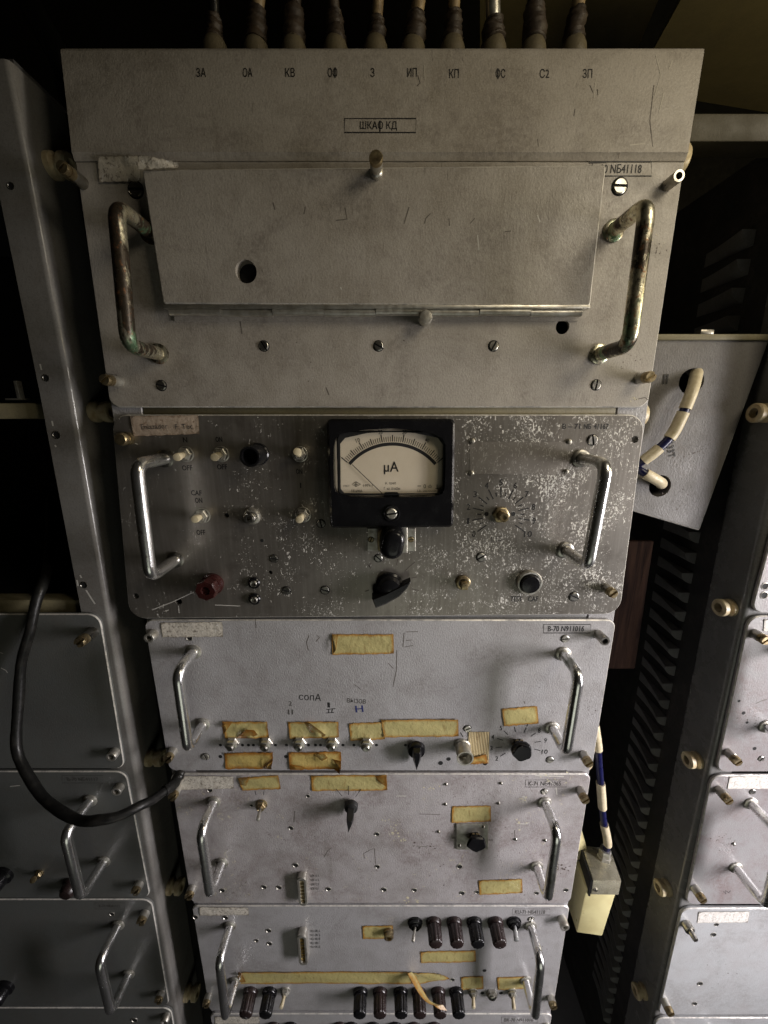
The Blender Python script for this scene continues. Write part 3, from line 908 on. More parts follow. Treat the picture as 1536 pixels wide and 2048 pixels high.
strokes([[(652, 775), (658, 790)], [(480, 640), (484, 668)], [(1268, 800), (1290, 795), (1296, 800)]], 1.6, -.0001, 'scratch_dark', u1, 'scratch')

# ---- the bare metal unit with the meter
pts2 = quad_px((222, 829), (1292, 829), (1240, 1229), (258, 1238))
u2 = unit('rack_unit', 829, 1234, 'scuffed bare metal unit with a microammeter in a black case', 'bare_aluminium', .017,
          [hole_px(272, 1192, 6), hole_px(357, 1203, 7), hole_px(1270, 879, 7), hole_px(453, 1031, 5), hole_px(541, 1145, 4)], pts=pts2)
tape(((261, 832), (397, 830), (400, 868), (268, 873)), 'pink_sticker', u2, 0, .0005, name='paper_label')
text('Enlazador', 282, 335, 853, 10, -.0011, 'faded_ink', u2, 2); text('F. Tec.', 350, 388, 853, 10, -.0011, 'faded_ink', u2, 2)
mk('stained_patch', plate(rect_px(940, 884, 1136, 948), .001, -.00015, .0002, 0), 'stained_patch', u2)
for px, py in ((945, 882), (1138, 883), (943, 946), (1132, 943)): rivet(px, py, 5.5, u2, 'zinc')
toggle((372, 908), (353, 915), u2, rpx=16); toggle((443, 908), (428, 915), u2, rpx=16); toggle((600, 908), (594, 903), u2, rpx=16)
toggle((405, 1031), (389, 1039), u2, rpx=16); toggle((606, 1029), (598, 1040), u2, rpx=16)
for px, py, a, s in ((517, 908, 20, 0),):
    b = P(px, py); r_ = 21 * sc_px(px, py); L = reach((px, py), (498, 911))
    o = mk('lamp_holder', lathe([(r_ * 1.05, 0), (r_ * 1.05, .003), (r_ * .95, .004), (r_ * .95, L - .001), (r_ * .88, L), (r_ * .72, L), (r_ * .70, L - .012), (0, L - .012)], 28, at=b), 'black_plastic', u2)
b = P(505, 1032); L = .012
o = mk('jack', lathe([(.0086, 0), (.0086, .002), (.0072, .0028), (.0072, .0048), (.0058, .0052)], 26, at=b), 'zinc', u2)
mk('jack_sleeve', lathe([(.0055, .003), (.0055, .0085), (.0046, .0092), (.0042, .0092), (.0042, L), (.0036, L), (.0022, L), (.002, L - .005), (0, L - .005)], 22, at=b), 'dull_steel', o)
b = P(426, 1167); L = reach((426, 1167), (407, 1183))
o = mk('terminal_collar', lathe([(.0118, 0), (.0118, .003), (.0105, .004), (.0105, .007), (.009, .0075)], 28, at=b), 'red_bakelite', u2)
mk('octagonal_cap', lathe([(.0095, .007), (.0112, .009), (.0114, L - .0015), (.0105, L), (.005, L), (.0045, L - .002), (0, L - .002)], 40, at=b, mod=lambda a, h: .90 + .10 * abs(math.cos(a * 4)) ** 4 if h > .008 else 1), 'red_bakelite', o, 30)
for px, py in ((509, 1165), (510, 1197)):
    b = P(px, py); r_ = 12 * sc_px(px, py)
    o = mk('test_socket', lathe([(r_, 0), (r_, .002), (r_ * .85, .003), (r_ * .70, .003), (r_ * .66, .001)], 22, at=b), 'black_plastic', u2)
    mk('socket_bush', lathe([(r_ * .66, .0012), (r_ * .62, .0036), (r_ * .45, .0045), (r_ * .30, .0042), (r_ * .26, .002), (0, .002)], 18, at=b), 'dull_steel', o)
for px, py, r_ in ((548, 1117, 8), (642, 1047, 8), (573, 1181, 8.5), (650, 1180, 8.5), (1185, 880, 10), (962, 1114, 9), (1148, 1193, 9.5), (757, 1116, 8)): screw(px, py, r_, u2, 'dull_steel')
pin_hole(524, 1081, 3.5, u2)
handle((331, 917), (352, 1119), .046, u2, 'handle_chrome', .0058, collar='dull_steel')
handle((1161, 917), (1130, 1100), .046, u2, 'handle_chrome', .0058, collar='dull_steel')
b = P(257, 877); o = mk('captive_post', lathe([(.0062, 0), (.0062, .004), (.0050, .0045), (.0050, .0068), (.0062, .0074), (.0062, .0115), (.0052, .0128), (0, .0128)], 18, at=b), 'brass', u2)
post((1212, 1176), (1231, 1187), u2, 'slot', 'dull_steel', 10)
for s, x0, x1, yy, rot in (('OFF', 364, 384, 936, 0), ('N', 366, 374, 880, 0), ('ON', 431, 444, 879, 0), ('OFF', 434, 454, 934, 0), ('ON', 592, 604, 943, 0), ('1', 600, 602, 971, 0), ('CAF', 382, 403, 986, -2), ('ON', 390, 404, 1001, 0), ('OFF', 393, 410, 1065, 0), ('B – 71', 1125, 1160, 853, 0), ('NБ', 1168, 1182, 853, 0), ('41167', 1188, 1217, 853, 0)):
    text(s, x0, x1, yy, 10, -.00015, 'ink', u2, rot, .0003)
text('TEST', 1021, 1044, 1198, 10, -.00015, 'ink', u2, 0, .0003); text('CAF', 1056, 1076, 1198, 10, -.00015, 'ink', u2, 0, .0003)
dial_marks(1002, 1030, 36, 58, 11, 216, -36, u2, nums=[str(k) for k in range(11)], rn=67, hpx=12, kz=.97, minor=(39, 47), wpx=2.2)
b = P(1001, 1029)
o = mk('shaft_nut', lathe([(.0088, 0), (.0088, .0028), (.0078, .0034), (.0052, .0034)], 6, at=b), 'brass', u2)
mk('shaft', lathe([(.0050, .003), (.0050, .012), (.0044, .0128), (.0026, .0128), (.0024, .0118), (0, .0118)], 18, at=b), 'brass', o)
for px, py in ((973, 1028), (1026, 1028)): pin_hole(px, py, 4.5, u2)
strokes([[(983, 1073), (984, 1082), (989, 1082)], [(993, 1072), (993, 1083)], [(996, 1074), (1003, 1073)], [(996, 1081), (1003, 1081)]], 1.5, -.00015, 'faded_ink', u2)
b = P(925, 1164); o = mk('shaft_nut', lathe([(.0078, 0), (.0078, .003), (.0068, .0036), (.005, .0036)], 24, at=b), 'brass', u2)
mk('shaft', bevelled(box(b.x - .0036, b.x + .0036, -.0125, -.003, b.z - .0036, b.z + .0036), .0008), 'brass', o)
b = P(1057, 1164); o = mk('button_ring', lathe([(.0138, 0), (.0138, .003), (.0128, .0046), (.0112, .0046), (.0104, .0030), (.0104, .001)], 36, at=b), 'zinc', u2)
mk('push_button', lathe([(.0102, .001), (.0102, .0062), (.0092, .0078), (.004, .0086), (0, .0087)], 32, at=b), 'black_plastic', o)
# bracket and knob under the meter, pointer knob below
mk('mounting_strip', plate(rect_px(735, 1056, 831, 1102), .0008, -.0014, .0014, .0004), 'zinc', u2)
br = mk('bracket', plate(rect_px(757, 1052, 815, 1106, -.006), .0008, -.0062, .0048, .0006), 'zinc', u2)
for px in (742, 822): screw(px, 1079, 5.5, u2, 'brass', y=-.0014)
b = P(784, 1076, -.006); hw, hh = .0122, .0158
bm = bmesh.new(); pts = [(b.x - hw, b.z - hh), (b.x + hw, b.z - hh), (b.x + hw, b.z + hh), (b.x - hw, b.z + hh)]
rings = []
for ins, dy in ((.0006, .001), (0, .003), (.0008, .020), (.0022, .0228), (.0046, .0245), (.0085, .0250)):
    lp = round_poly(pts, hw * .98, 8, ins); ca, sa = math.cos(R(-11)), math.sin(R(-11))
    rings.append([bm.verts.new((b.x + (p.x - b.x) * ca - (p.y - b.z) * sa, b.y - dy, b.z + (p.x - b.x) * sa + (p.y - b.z) * ca)) for p in lp])
for r0, r1 in zip(rings, rings[1:]):
    for i in range(len(r0)): j = (i + 1) % len(r0); bm.faces.new((r0[i], r0[j], r1[j], r1[i]))
bm.faces.new(rings[-1])
o = mk('control_knob', bm, 'black_plastic', u2, 50)
mk('knob_skirt', plate([(b.x - hw * 1.22, b.z - hh * .95), (b.x + hw * .6, b.z - hh * .95), (b.x + hw * .6, b.z + hh * .7), (b.x - hw * 1.22, b.z + hh * .7)], .006, b.y - .004, .004, .0008), 'brass', o)
strokes([[(742, 1126), (738, 1134)], [(735, 1128), (742, 1137)], [(796, 1118), (793, 1130)], [(768, 1117), (766, 1124)], [(810, 1142), (818, 1134), (830, 1124)], [(823, 1156), (834, 1154)], [(824, 1178), (838, 1181)], [(730, 1183), (738, 1180)]], 2, -.00015, 'scratch_dark', u2, 'dial_marks')
b = P(779, 1168); bm = bmesh.new()
lathe([(.0145, .002), (.0145, .005), (.0125, .0065), (.0122, .012), (.0108, .0148), (.006, .0165), (0, .0168)], 32, bm, b)
d = Vector((math.cos(R(27)), 0, math.sin(R(27)))); nn = Vector((-d.z, 0, d.x))
loop = [(-.0220, -.0075), (-.010, -.0085), (.006, -.0075), (.0165, -.0040), (.0232, .0006), (.0235, .0018), (.012, .0022), (.004, .0030), (-.006, .0030), (-.0205, .0042)]
q = b + nn * -.0035
lo = [bm.verts.new(q + d * u + nn * v + Vector((0, -.003, 0))) for u, v in loop]
mi = [bm.verts.new(q + d * u * .99 + nn * v * .97 + Vector((0, -.0165 + max(0, u) * .2, 0))) for u, v in loop]
hi = [bm.verts.new(q + d * u * .93 + nn * v * .70 + Vector((0, -.0188 + max(0, u) * .2, 0))) for u, v in loop]
for a_, b_ in ((lo, mi), (mi, hi)):
    for k in range(len(lo)): j = (k + 1) % len(lo); bm.faces.new((a_[k], a_[j], b_[j], b_[k]))
bm.faces.new(hi); bm.faces.new(lo[::-1])
bmesh.ops.recalc_face_normals(bm, faces=bm.faces)
mk('pointer_knob', bm, 'black_plastic', u2, 30)
strokes([[(304, 1220), (345, 1204), (388, 1184)], [(430, 1210), (480, 1212)], [(357, 1212), (358, 1226)]], 1.5, -.0001, 'scratch_light', u2, 'scratch')

# the meter
MY, DY = -.015, -.0075
win = [P(x_, y_, MY) for x_, y_ in ((668, 973), (671, 983), (680, 990), (700, 994), (783, 995), (868, 993), (884, 988), (889, 978), (891, 930), (891, 890), (885, 877), (868, 868), (828, 860), (783, 857), (738, 859), (700, 864), (680, 869), (671, 877), (668, 893), (667, 930))]
win = [Vector((p.x, p.z)) for p in win]
meter = mk('meter', plate(quad_px((653, 838), (911, 838), (907, 1055), (660, 1057), MY), .0045, MY, .0146, .0022, [win]), 'black_plastic', u2)
mk('window_rim', plate(quad_px((672, 862), (893, 862), (888, 989), (675, 992), MY + .002), [.006, .006, .009, .009], MY + .0030, .003, .0012,
   [[Vector(((P(x_, y_, MY + .003).x), P(x_, y_, MY + .003).z)) for x_, y_ in ((681, 978), (688, 987), (783, 989), (878, 987), (885, 978), (887, 890), (876, 876), (830, 866), (783, 863), (735, 866), (690, 876), (680, 888))]]), 'matt_black', meter)
card = mk('dial_card', plate(rect_px(664, 852, 896, 996, DY), .002, DY, .001, 0), 'dial_card', meter)
dy = DY - .00015
cx, cy, RA = 785, 1000.5, 112.5
def arc(r0, a0, a1, n=30): return [(cx + r0 * math.sin(R(a0 + (a1 - a0) * k / n)), cy - r0 * math.cos(R(a0 + (a1 - a0) * k / n))) for k in range(n + 1)]
SP = 50
strokes([arc(RA, -SP, SP)], 6.5, dy, 'ink', meter, 'scale_arc')
T = []; TM = []
for k in range(51):
    a = R(-SP + 2 * SP * k / 50); s, c_ = math.sin(a), math.cos(a); l1 = 16 if k % 10 == 0 else (13 if k % 5 == 0 else 10)
    (TM if k % 5 == 0 else T).append([(cx + s * (RA + 5), cy - c_ * (RA + 5)), (cx + s * (RA + 5 + l1), cy - c_ * (RA + 5 + l1))])
strokes(T, 1.3, dy, 'ink', meter, 'scale_ticks'); strokes(TM, 2.0, dy, 'ink', meter, 'scale_ticks')
for k, s in enumerate(('0', '10', '20', '30', '40', '50')):
    a = R(-SP + 2 * SP * k / 5); x_, y_ = cx + math.sin(a) * (RA + 26), cy - math.cos(a) * (RA + 26); hw = 2.2 if k == 0 else 4.2
    text(s, x_ - hw, x_ + hw, y_, 8, dy, 'ink', meter, -math.degrees(a) * .5)
text('µA', 768, 797, 936, 25, dy, 'ink', meter, 0, .0002)
strokes([[(704, 929), (767, 989.5)]], 1.5, dy - .0016, 'ink', meter, 'needle')
mk('needle_hub', plate(quad_px((768, 984), (798, 984), (798, 995), (768, 995), dy), [0, 0, .004, .004], dy - .0012, .0012, 0), 'matt_black', meter)
strokes([[(704, 968.5), (712, 963.5), (721, 968.5), (712, 973)]], 1.3, dy, 'ink', meter, 'emblem', True); strokes([[(712, 965), (712, 972)], [(708, 968.5), (716, 968.5)]], 1.2, dy, 'ink', meter, 'emblem')
text('ГОСТ', 687, 699, 972, 4, dy, 'faded_ink', meter); text('М1690А', 703, 725, 982, 5.5, dy, 'ink', meter); text('1971 г', 727, 747, 971, 5, dy, 'ink', meter, 3)
text('К. треб', 771, 792, 967, 6, dy, 'ink', meter); text('Г. кл 10 кОм', 768, 800, 977, 5.5, dy, 'ink', meter)
strokes([[(835, 972), (842, 972)], [(871, 977), (877, 977)], [(874, 969), (874, 977)]], 1.4, dy, 'ink', meter, 'emblem'); text('0', 847, 852, 972.5, 8, dy, 'ink', meter); text('☆', 855, 865, 972.5, 8, dy, 'ink', meter)
text('1,0', 835, 841, 982, 5.5, dy, 'ink', meter); text('над землёй', 847, 872, 982, 4, dy, 'faded_ink', meter)
mk('glass_pane', plate(rect_px(666, 854, 893, 996, MY + .0042), .004, MY + .0062, .0004, 0), 'pane_glass', meter)
bq = P(783, 1027, MY)
mk('adjuster_ring', lathe([(.0085, .0002), (.0085, .0008), (.0075, .0012), (.006, .0006)], 28, at=bq), 'black_plastic', meter)
o = screw(783, 1027, 11, meter, 'zinc', -8, MY - .0008, .8)

# ---- third unit
u3 = unit('rack_unit', 1240, 1542, 'grey unit with five sockets and a big blank yellow label near its top', 'grey_paint', .010)
tape(((322, 1245), (445, 1243), (447, 1273), (326, 1274)), 'sticker', u3, 0, .0005, name='paper_label')
post((308, 1267), (295, 1278), u3, 'tube', 'zinc', 10); post((346, 1501), (329, 1524), u3, 'slot', 'zinc', 9.5); post((1196, 1268), (1215, 1283), u3, 'tube', 'dull_steel', 9.5); post((1166, 1508), (1185, 1532), u3, 'slot', 'dull_steel', 9.5)
handle((388, 1303), (406, 1448), .036, u3, r=.0057); handle((1126, 1307), (1104, 1455), .036, u3, r=.0057)
screw(411, 1513, 7.5, u3, 'zinc'); screw(1130, 1277, 8, u3, 'zinc'); screw(1100, 1519, 7.5, u3, 'zinc'); screw(935, 1457, 7.5, u3, 'zinc')
rimmed_hole(379, 1276, 5, u3)
tape(((663, 1268), (787, 1268), (788, 1307), (665, 1309)), 'old_tape', u3, 0, .0008)
tape(((444, 1443), (535, 1442), (538, 1474), (452, 1476)), 'old_tape', u3, 0, .0014, [(0, 1, .010, .006), (.6, .2, .010, .004)])
tape(((576, 1443), (677, 1442), (678, 1474), (580, 1477)), 'old_tape', u3, 0, .0010, [(.6, .4, .012, .005)])
tape(((698, 1446), (771, 1443), (770, 1478), (701, 1481)), 'old_tape', u3, 0, .0006)
tape(((762, 1438), (916, 1437), (917, 1471), (768, 1473)), 'old_tape', u3, 0, .0009, lift=.0006)
tape(((449, 1505), (546, 1503), (548, 1536), (452, 1537)), 'brown_tape', u3, 0, .0014, [(1, .2, .012, .006)])
tape(((577, 1504), (682, 1502), (684, 1537), (580, 1538)), 'brown_tape', u3, 0, .0014, [(1, 0, .014, .008), (.6, .7, .008, .004)])
tape(((1003, 1417), (1074, 1411), (1077, 1446), (1008, 1452)), 'old_tape', u3, 0, .0006)
tape(((937, 1463), (979, 1463), (977, 1526), (934, 1524)), 'ribbed_tape', u3, 0, .0005)
tape(((940, 1513), (972, 1506), (975, 1524), (940, 1526)), 'brown_tape', u3, 0, .001, lift=.0012)
for b_, t_ in (((466, 1483), (458, 1503)), ((533, 1483), (525, 1503)), ((600, 1483), (595, 1503)), ((665, 1483), (662, 1503)), ((733, 1484), (731, 1503))): coax(b_, t_, u3)
for px in (441, 485, 497, 507, 551, 573, 617, 631, 641, 686, 708, 753, 811): pin_hole(px, 1490, 3.2, u3)
for px, py, r_ in ((441, 1513, 4), (572, 1513, 4), (881, 1526, 5), (897, 1518, 4.5), (970, 1527, 4.5)): pin_hole(px, py, r_, u3)
pointer_knob((832, 1492), 270, u3, r=.0105, length=.021, h=.017, tail=.35)
b = P(924, 1490); L = reach((924, 1490), (931, 1525))
o = mk('lamp_socket', lathe([(.0098, 0), (.0098, .003), (.0090, .004), (.0090, L - .002), (.0098, L - .0015), (.0098, L), (.0082, L), (.0078, L - .010), (0, L - .012)], 30, at=b), 'zinc', u3)
b = P(1037, 1487)
faceted_knob((1037, 1487), (1037, 1518), u3, r=.0128, n=5, rot=.5)
dial_marks(1037, 1490, 33, 46, 9, 218, -18, u3, nums=['2', '3', '4', '5', '6', '7', '8', '9', '10'], rn=55, hpx=9, kz=.80, wpx=1.6)
label_box(1087, 1249, 1181, 1266, 'B-70 N911016', u3, tx=(1096, 1168), th=11, wpx=1.8, skew=0)
text('сопА', 598, 642, 1394, 14, -.00015, 'ink', u3, -4); text('Н', 711, 726, 1418, 13, -.00015, 'blue_ink', u3, 5, .0003); text('вызов', 694, 732, 1402, 9, -.00015, 'faded_ink', u3, -5)
text('II', 576, 586, 1424, 10, -.00015, 'faded_ink', u3); text('2', 577, 584, 1407, 9, -.00015, 'faded_ink', u3); text('1', 655, 660, 1410, 10, -.00015, 'ink', u3)
strokes([[(653, 1419), (671, 1417)], [(652, 1426), (668, 1425)], [(658, 1418), (657, 1426)], [(665, 1417), (663, 1426)], [(921, 1465), (926, 1474)]], 1.6, -.00015, 'ink', u3)
strokes([[(618, 1271), (613, 1285), (617, 1301)], [(634, 1271), (639, 1275), (632, 1283)], [(708, 1369), (716, 1374), (721, 1379)], [(776, 1326), (787, 1337)], [(794, 1300), (793, 1340), (786, 1374)], [(808, 1266), (806, 1294)], [(812, 1264), (836, 1263)], [(812, 1281), (824, 1280)], [(810, 1294), (826, 1291)], [(684, 1384), (687, 1384)], [(511, 1237), (512, 1256)], [(1050, 1408), (1048, 1402)]], 1.3, -.00012, 'scratch_dark', u3, 'scratch')

# ---- fourth unit
u4 = unit('rack_unit', 1548, 1807, 'chipped grey unit with a faceted knob on a square plate', 'grey_paint_chipped', .010)
tape(((357, 1551), (467, 1552), (468, 1576), (360, 1579)), 'sticker', u4, 0, .0005, name='paper_label')
tape(((475, 1556), (557, 1549), (562, 1577), (486, 1580)), 'old_tape', u4, 0, .0008); tape(((622, 1550), (773, 1549), (775, 1580), (624, 1581)), 'old_tape', u4, 0, .0009)
tape(((904, 1612), (981, 1610), (982, 1642), (903, 1645)), 'old_tape', u4, 0, .0005); tape(((957, 1760), (1044, 1757), (1045, 1785), (959, 1789)), 'old_tape', u4, 0, .0005)
toggle((523, 1608), (516, 1640), u4, mat='brass', lever='zinc', rpx=12, L=.022, lr=.0022)
pointer_knob((703, 1605), 262, u4, r=.0085, length=.018, h=.026, tail=.2, mat='matt_black', bush='zinc')
strokes([[(672, 1578), (684, 1592)], [(697, 1572), (697, 1590)], [(722, 1578), (711, 1594)], [(510, 1582), (512, 1590)], [(528, 1581), (527, 1590)]], 1.2, -.0016, 'ink', u4, 'dial_marks')
mk('square_plate', plate(rect_px(912, 1646, 976, 1697), .0008, -.0016, .0016, .0005), 'zinc', u4)
for px, py in ((967, 1653), (919, 1691)): rivet(px, py, 3.5, u4, 'dull_steel', -.0016)
faceted_knob((950, 1673), (950, 1698), u4, r=.0135, n=5, rot=.4, y=-.0016)
strokes([[(904, 1676), (911, 1676)], [(977, 1680), (986, 1680)]], 1.6, -.00015, 'ink', u4, 'dial_marks')
handle((428, 1603), (444, 1725), .036, u4, r=.0057); handle((1089, 1604), (1073, 1732), .036, u4, r=.0057)
post((356, 1574), (341, 1604), u4, 'slot', 'zinc', 9); post((385, 1775), (371, 1804), u4, 'slot', 'zinc', 8.5); post((1159, 1579), (1174, 1610), u4, 'slot', 'dull_steel', 9)
connector(600, 1742, 618, 1798, u4, h=.008)
for k in range(4): text('МДК 12 ' + 'АБВГ'[k], 620, 638, 1752 + k * 8.5, 5, -.00015, 'ink', u4)
for px, py, r_ in ((445, 1781, 6), (528, 1774, 6), (558, 1775, 6), (657, 1778, 6), (591, 1730, 6.5), (582, 1656, 5.5), (616, 1592, 4.5), (503, 1611, 4), (768, 1779, 6), (829, 1780, 5.5), (924, 1786, 6), (954, 1784, 5), (919, 1733, 6.5), (1132, 1780, 5.5), (754, 1668, 5.5), (755, 1733, 5.5), (1073, 1786, 5)): rimmed_hole(px, py, r_ * .72, u4)
for px, py in ((892, 1568), (891, 1608), (1002, 1566), (997, 1606), (877, 1663), (1031, 1678), (1090, 1680)): rivet(px, py, 3.6, u4, 'dull_steel')
screw(1089, 1583, 7, u4, 'zinc'); rimmed_hole(420, 1580, 4.5, u4)
label_box(1051, 1560, 1133, 1574, 'K-71 NБ41065', u4, tx=(1057, 1122), th=9, wpx=1.4, mat='faded_ink')
strokes([[(1070, 1551), (1128, 1553)], [(1096, 1560), (1110, 1570)], [(1033, 1647), (1052, 1648), (1059, 1645)], [(1046, 1592), (1046, 1606), (1054, 1606), (1048, 1592)], [(793, 1592), (812, 1592)], [(1112, 1575), (1114, 1590)]], 2.0, -.00012, 'scratch_light', u4, 'scratch')
strokes([[(648, 1715), (655, 1702), (662, 1696)], [(729, 1717), (727, 1707), (740, 1700), (749, 1697), (751, 1728)], [(838, 1628), (880, 1629)], [(833, 1692), (855, 1694)], [(1029, 1660), (1030, 1676)], [(589, 1622), (588, 1645)]], 1.3, -.00012, 'scratch_dark', u4, 'scratch')

# ---- fifth unit
u5 = unit('rack_unit', 1812, 2022, 'grey unit crowded with brown and black ribbed terminals under long tape', 'grey_paint', .009)
tape(((399, 1810 + 3), (497, 1811 + 3), (498, 1829), (400, 1830)), 'sticker', u5, 0, .0005, name='paper_label')
for px, py, r_ in ((391, 1834, 6), (451, 1835, 6), (537, 1861, 6), (513, 1881, 5), (539, 1887, 6), (905, 1959, 5)): rimmed_hole(px, py, r_ * .72, u5)
handle((460, 1851), (471, 1961), .036, u5, r=.0057); handle((1061, 1851), (1051, 1960), .036, u5, r=.0057)
connector(601, 1853, 619, 1912, u5, h=.010, gold=True)
for k in range(5): text('НШ 4Ж ' + 'АБВГД'[k], 620, 640, 1862 + k * 8, 5, -.00015, 'ink', u5)
tape(((725, 1851), (786, 1850), (787, 1876), (726, 1877)), 'old_tape', u5, 0, .0005)
b = P(777, 1861); o = mk('trim_screw', lathe([(.0072, .0008), (.0072, .004), (.006, .005), (.006, .0085), (.004, .009), (.004, .006), (0, .006)], 18, at=b), 'brass', u5)
TR = .0096
toggle((830, 1844), (826, 1884), u5, mat='black_plastic', lever='zinc', rpx=15, L=.020, lr=.0022, hexn=False)
for px, mt in ((867, 'brown_bakelite'), (908, 'brown_bakelite'), (948, 'black_plastic'), (990, 'brown_bakelite')): terminal((px, 1843), (px + (px - 768) * .035, 1881), u5, mt, TR, L=.0245)
toggle((1027, 1843), (1033, 1882), u5, mat='black_plastic', lever='clear_tip', rpx=15, L=.020, lr=.0032, hexn=False)
tape(((841, 1902), (951, 1900), (952, 1923), (842, 1925)), 'old_tape', u5, 0, .0006)
tape(((474, 1943), (815, 1942), (830, 1966), (478, 1966)), 'old_tape', u5, 0, .0009, [(0, 1, .012, .004)], nx=40)
tape(((812, 1943), (880, 1946), (900, 1956), (828, 1968)), 'old_tape', u5, 0, .0012)
# the end of the long tape has come away and hangs down in front of the terminals
a0, a1 = P(815, 1944, -.002), P(832, 1950, -.002); c0, c1 = P(878, 2008, -.026), P(894, 2018, -.026)
bm = bmesh.new(); lay = bm.verts.layers.float.new('edge'); rows = []
for k in range(13):
    t_ = k / 12; r0 = []
    for i in range(5):
        s = i / 4; p = a0.lerp(a1, s).lerp(c0.lerp(c1, s), t_); p.y -= .010 * math.sin(t_ * math.pi) + .0016 * math.cos(s * math.pi * 2)
        v = bm.verts.new(p); v[lay] = min(s, 1 - s) * .006; r0.append(v)
    rows.append(r0)
for r0, r1 in zip(rows, rows[1:]):
    for i in range(4): bm.faces.new((r0[i], r0[i + 1], r1[i + 1], r1[i]))
mk('peeled_tape', bm, 'old_tape', u5, 70)
tape(((922, 1953), (966, 1951), (967, 1977), (923, 1979)), 'old_tape', u5, 0, .0005); tape(((994, 1954), (1054, 1952), (1055, 1976), (996, 1979)), 'old_tape', u5, 0, .0005)
for px, mt in ((502, 'brown_bakelite'), (540, 'black_plastic'), (721, 'black_plastic'), (760, 'brown_bakelite'), (801, 'black_plastic'), (837, 'brown_bakelite'), (876, 'brown_bakelite'), (912, 'black_plastic')): terminal((px, 1982), (px, 2020), u5, mt, TR, L=.0245)
toggle((571, 1980), (562, 2016), u5, lever='ivory', rpx=10, L=.020, lr=.0026); toggle((945, 1982), (947, 2016), u5, lever='ivory', rpx=10, L=.018, lr=.0026); toggle((1023, 1982), (1028, 2019), u5, lever='ivory', rpx=10, L=.018, lr=.0026)
coax((983, 1985), (988, 2008), u5, r=.0075); pin_hole(965, 1986, 4, u5); pin_hole(1002, 1986, 4, u5); pin_hole(969, 1941, 4, u5)
post((1123, 1836), (1132, 1866), u5, 'tube', 'zinc', 9); post((418, 1990), (406, 2026), u5, 'slot', 'zinc', 7.5); post((1101, 1994), (1114, 2028), u5, 'slot', 'zinc', 8)
label_box(1025, 1818, 1100, 1830, 'KU-71 NБ41118', u5, tx=(1030, 1090), th=8, wpx=1.3, mat='faded_ink')
screw(1062, 1838, 6, u5, 'zinc')

# ---- sixth unit, only its top edge in view
u6 = unit('rack_unit', 2028, 2190, 'grey unit at the bottom edge, below the row of ribbed terminals', 'grey_paint', .009)
tape(((430, 2032), (519, 2032), (520, 2046), (431, 2047)), 'sticker', u6, 0, .0005, name='paper_label')
for px in (548, 582, 680, 703, 746, 790, 828, 868): terminal((px, 2052), (px, 2086), u6, 'black_plastic' if px % 4 else 'brown_bakelite', .0095, L=.02)
label_box(1003, 2034, 1075, 2046, 'ВК-70 N911016', u6, tx=(1008, 1066), th=7, wpx=1.3, mat='faded_ink')
post((430, 2052), (424, 2080), u6, 'tube', 'zinc', 8); post((1092, 2050), (1102, 2080), u6, 'tube', 'zinc', 8)
handle((482, 2062), (492, 2160), .036, u6); handle((1040, 2062), (1034, 2160), .036, u6)

# ================================================================== LEFT CABINET
def XLc(z): return -.2990 - .0175 * max(0, (CZ + .05 - z)) / .93


lc = thing('equipment_cabinet', (-.55, .1, CZ - 1.4), 'dark left cabinet with an empty upper bay and a worn bright front edge', 'cabinet', 'equipment cabinets in a row')


def post_prism(prof, z0, z1, xf, bm=None):
    """upright post: (dx,y) outline carried along the leaning edge xf(z)"""
    bm = bm or bmesh.new(); zs = [z0 + (z1 - z0) * k / 12 for k in range(13)]
    rings = [[bm.verts.new((xf(z) + dx, y, z)) for dx, y in prof] for z in zs]
    for a, b in zip(rings, rings[1:]):
        for i in range(len(prof)): j = (i + 1) % len(prof); bm.faces.new((a[i], a[j], b[j], b[i]))
    bm.faces.new(rings[0][::-1]); bm.faces.new(rings[-1]); return bm


ztop = P(0, 108).z
rd = .0046
arcp = [(-rd + rd * math.sin(R(a)), .0042 + rd - rd * math.cos(R(a))) for a in range(0, 91, 10)]
mk('frame_post', post_prism([(-.0300, .0042)] + arcp + [(0, .060), (-.0300, .060)], zb, ztop, XLc), 'left_frame_paint', lc, 60)
mk('side_wall', post_prism([(-.012, .0605), (-.004, .0605), (-.004, .40), (-.012, .40)], zb, ztop, XLc), 'dark_frame_paint', lc)
mk('back_panel', box(-.85, -.335, .40, .405, zb, ztop), 'matt_black', lc)
mk('roof_panel', box(-.85, -.300, .01, .40, ztop + .0004, ztop + .004), 'dark_frame_paint', lc)
mk('shelf_rail', bevelled(box(-.80, P(75, 820, .012).x, .012, .030, P(30, 838, .012).z, P(30, 806, .012).z), .002), 'olive_paint', lc)
mk('shelf_rail', bevelled(box(-.80, P(160, 1215, .012).x, .012, .030, P(60, 1226, .012).z, P(60, 1200, .012).z), .002), 'olive_paint', lc)
mk('shelf', box(-.80, -.336, .031, .39, P(60, 1224, .012).z, P(60, 1220, .012).z), 'matt_black', lc)
b = P(34, 800, .016); mk('bracket_clip', bevelled(box(b.x - .010, b.x + .006, .014, .024, b.z, b.z + .0016), .0004), 'zinc', lc)
mk('bracket_clip', bevelled(box(b.x + .002, b.x + .005, .014, .020, b.z + .0016, b.z + .018), .0004), 'zinc', lc)
for px, py, r_ in ((22, 372, 7), (92, 756, 7), (113, 870, 8), (168, 1170, 7)): rimmed_hole(px, py, r_ * .75, lc, .0042, 'dull_steel')
strokes([[(104, 842), (106, 852)], [(154, 1160), (156, 1172)], [(172, 1180), (182, 1196), (190, 1208)], [(80, 728), (83, 740)], [(110, 890), (112, 894)], [(160, 1150), (163, 1156)]], 3.2, .0041, 'scratch_light', lc, 'scratch')
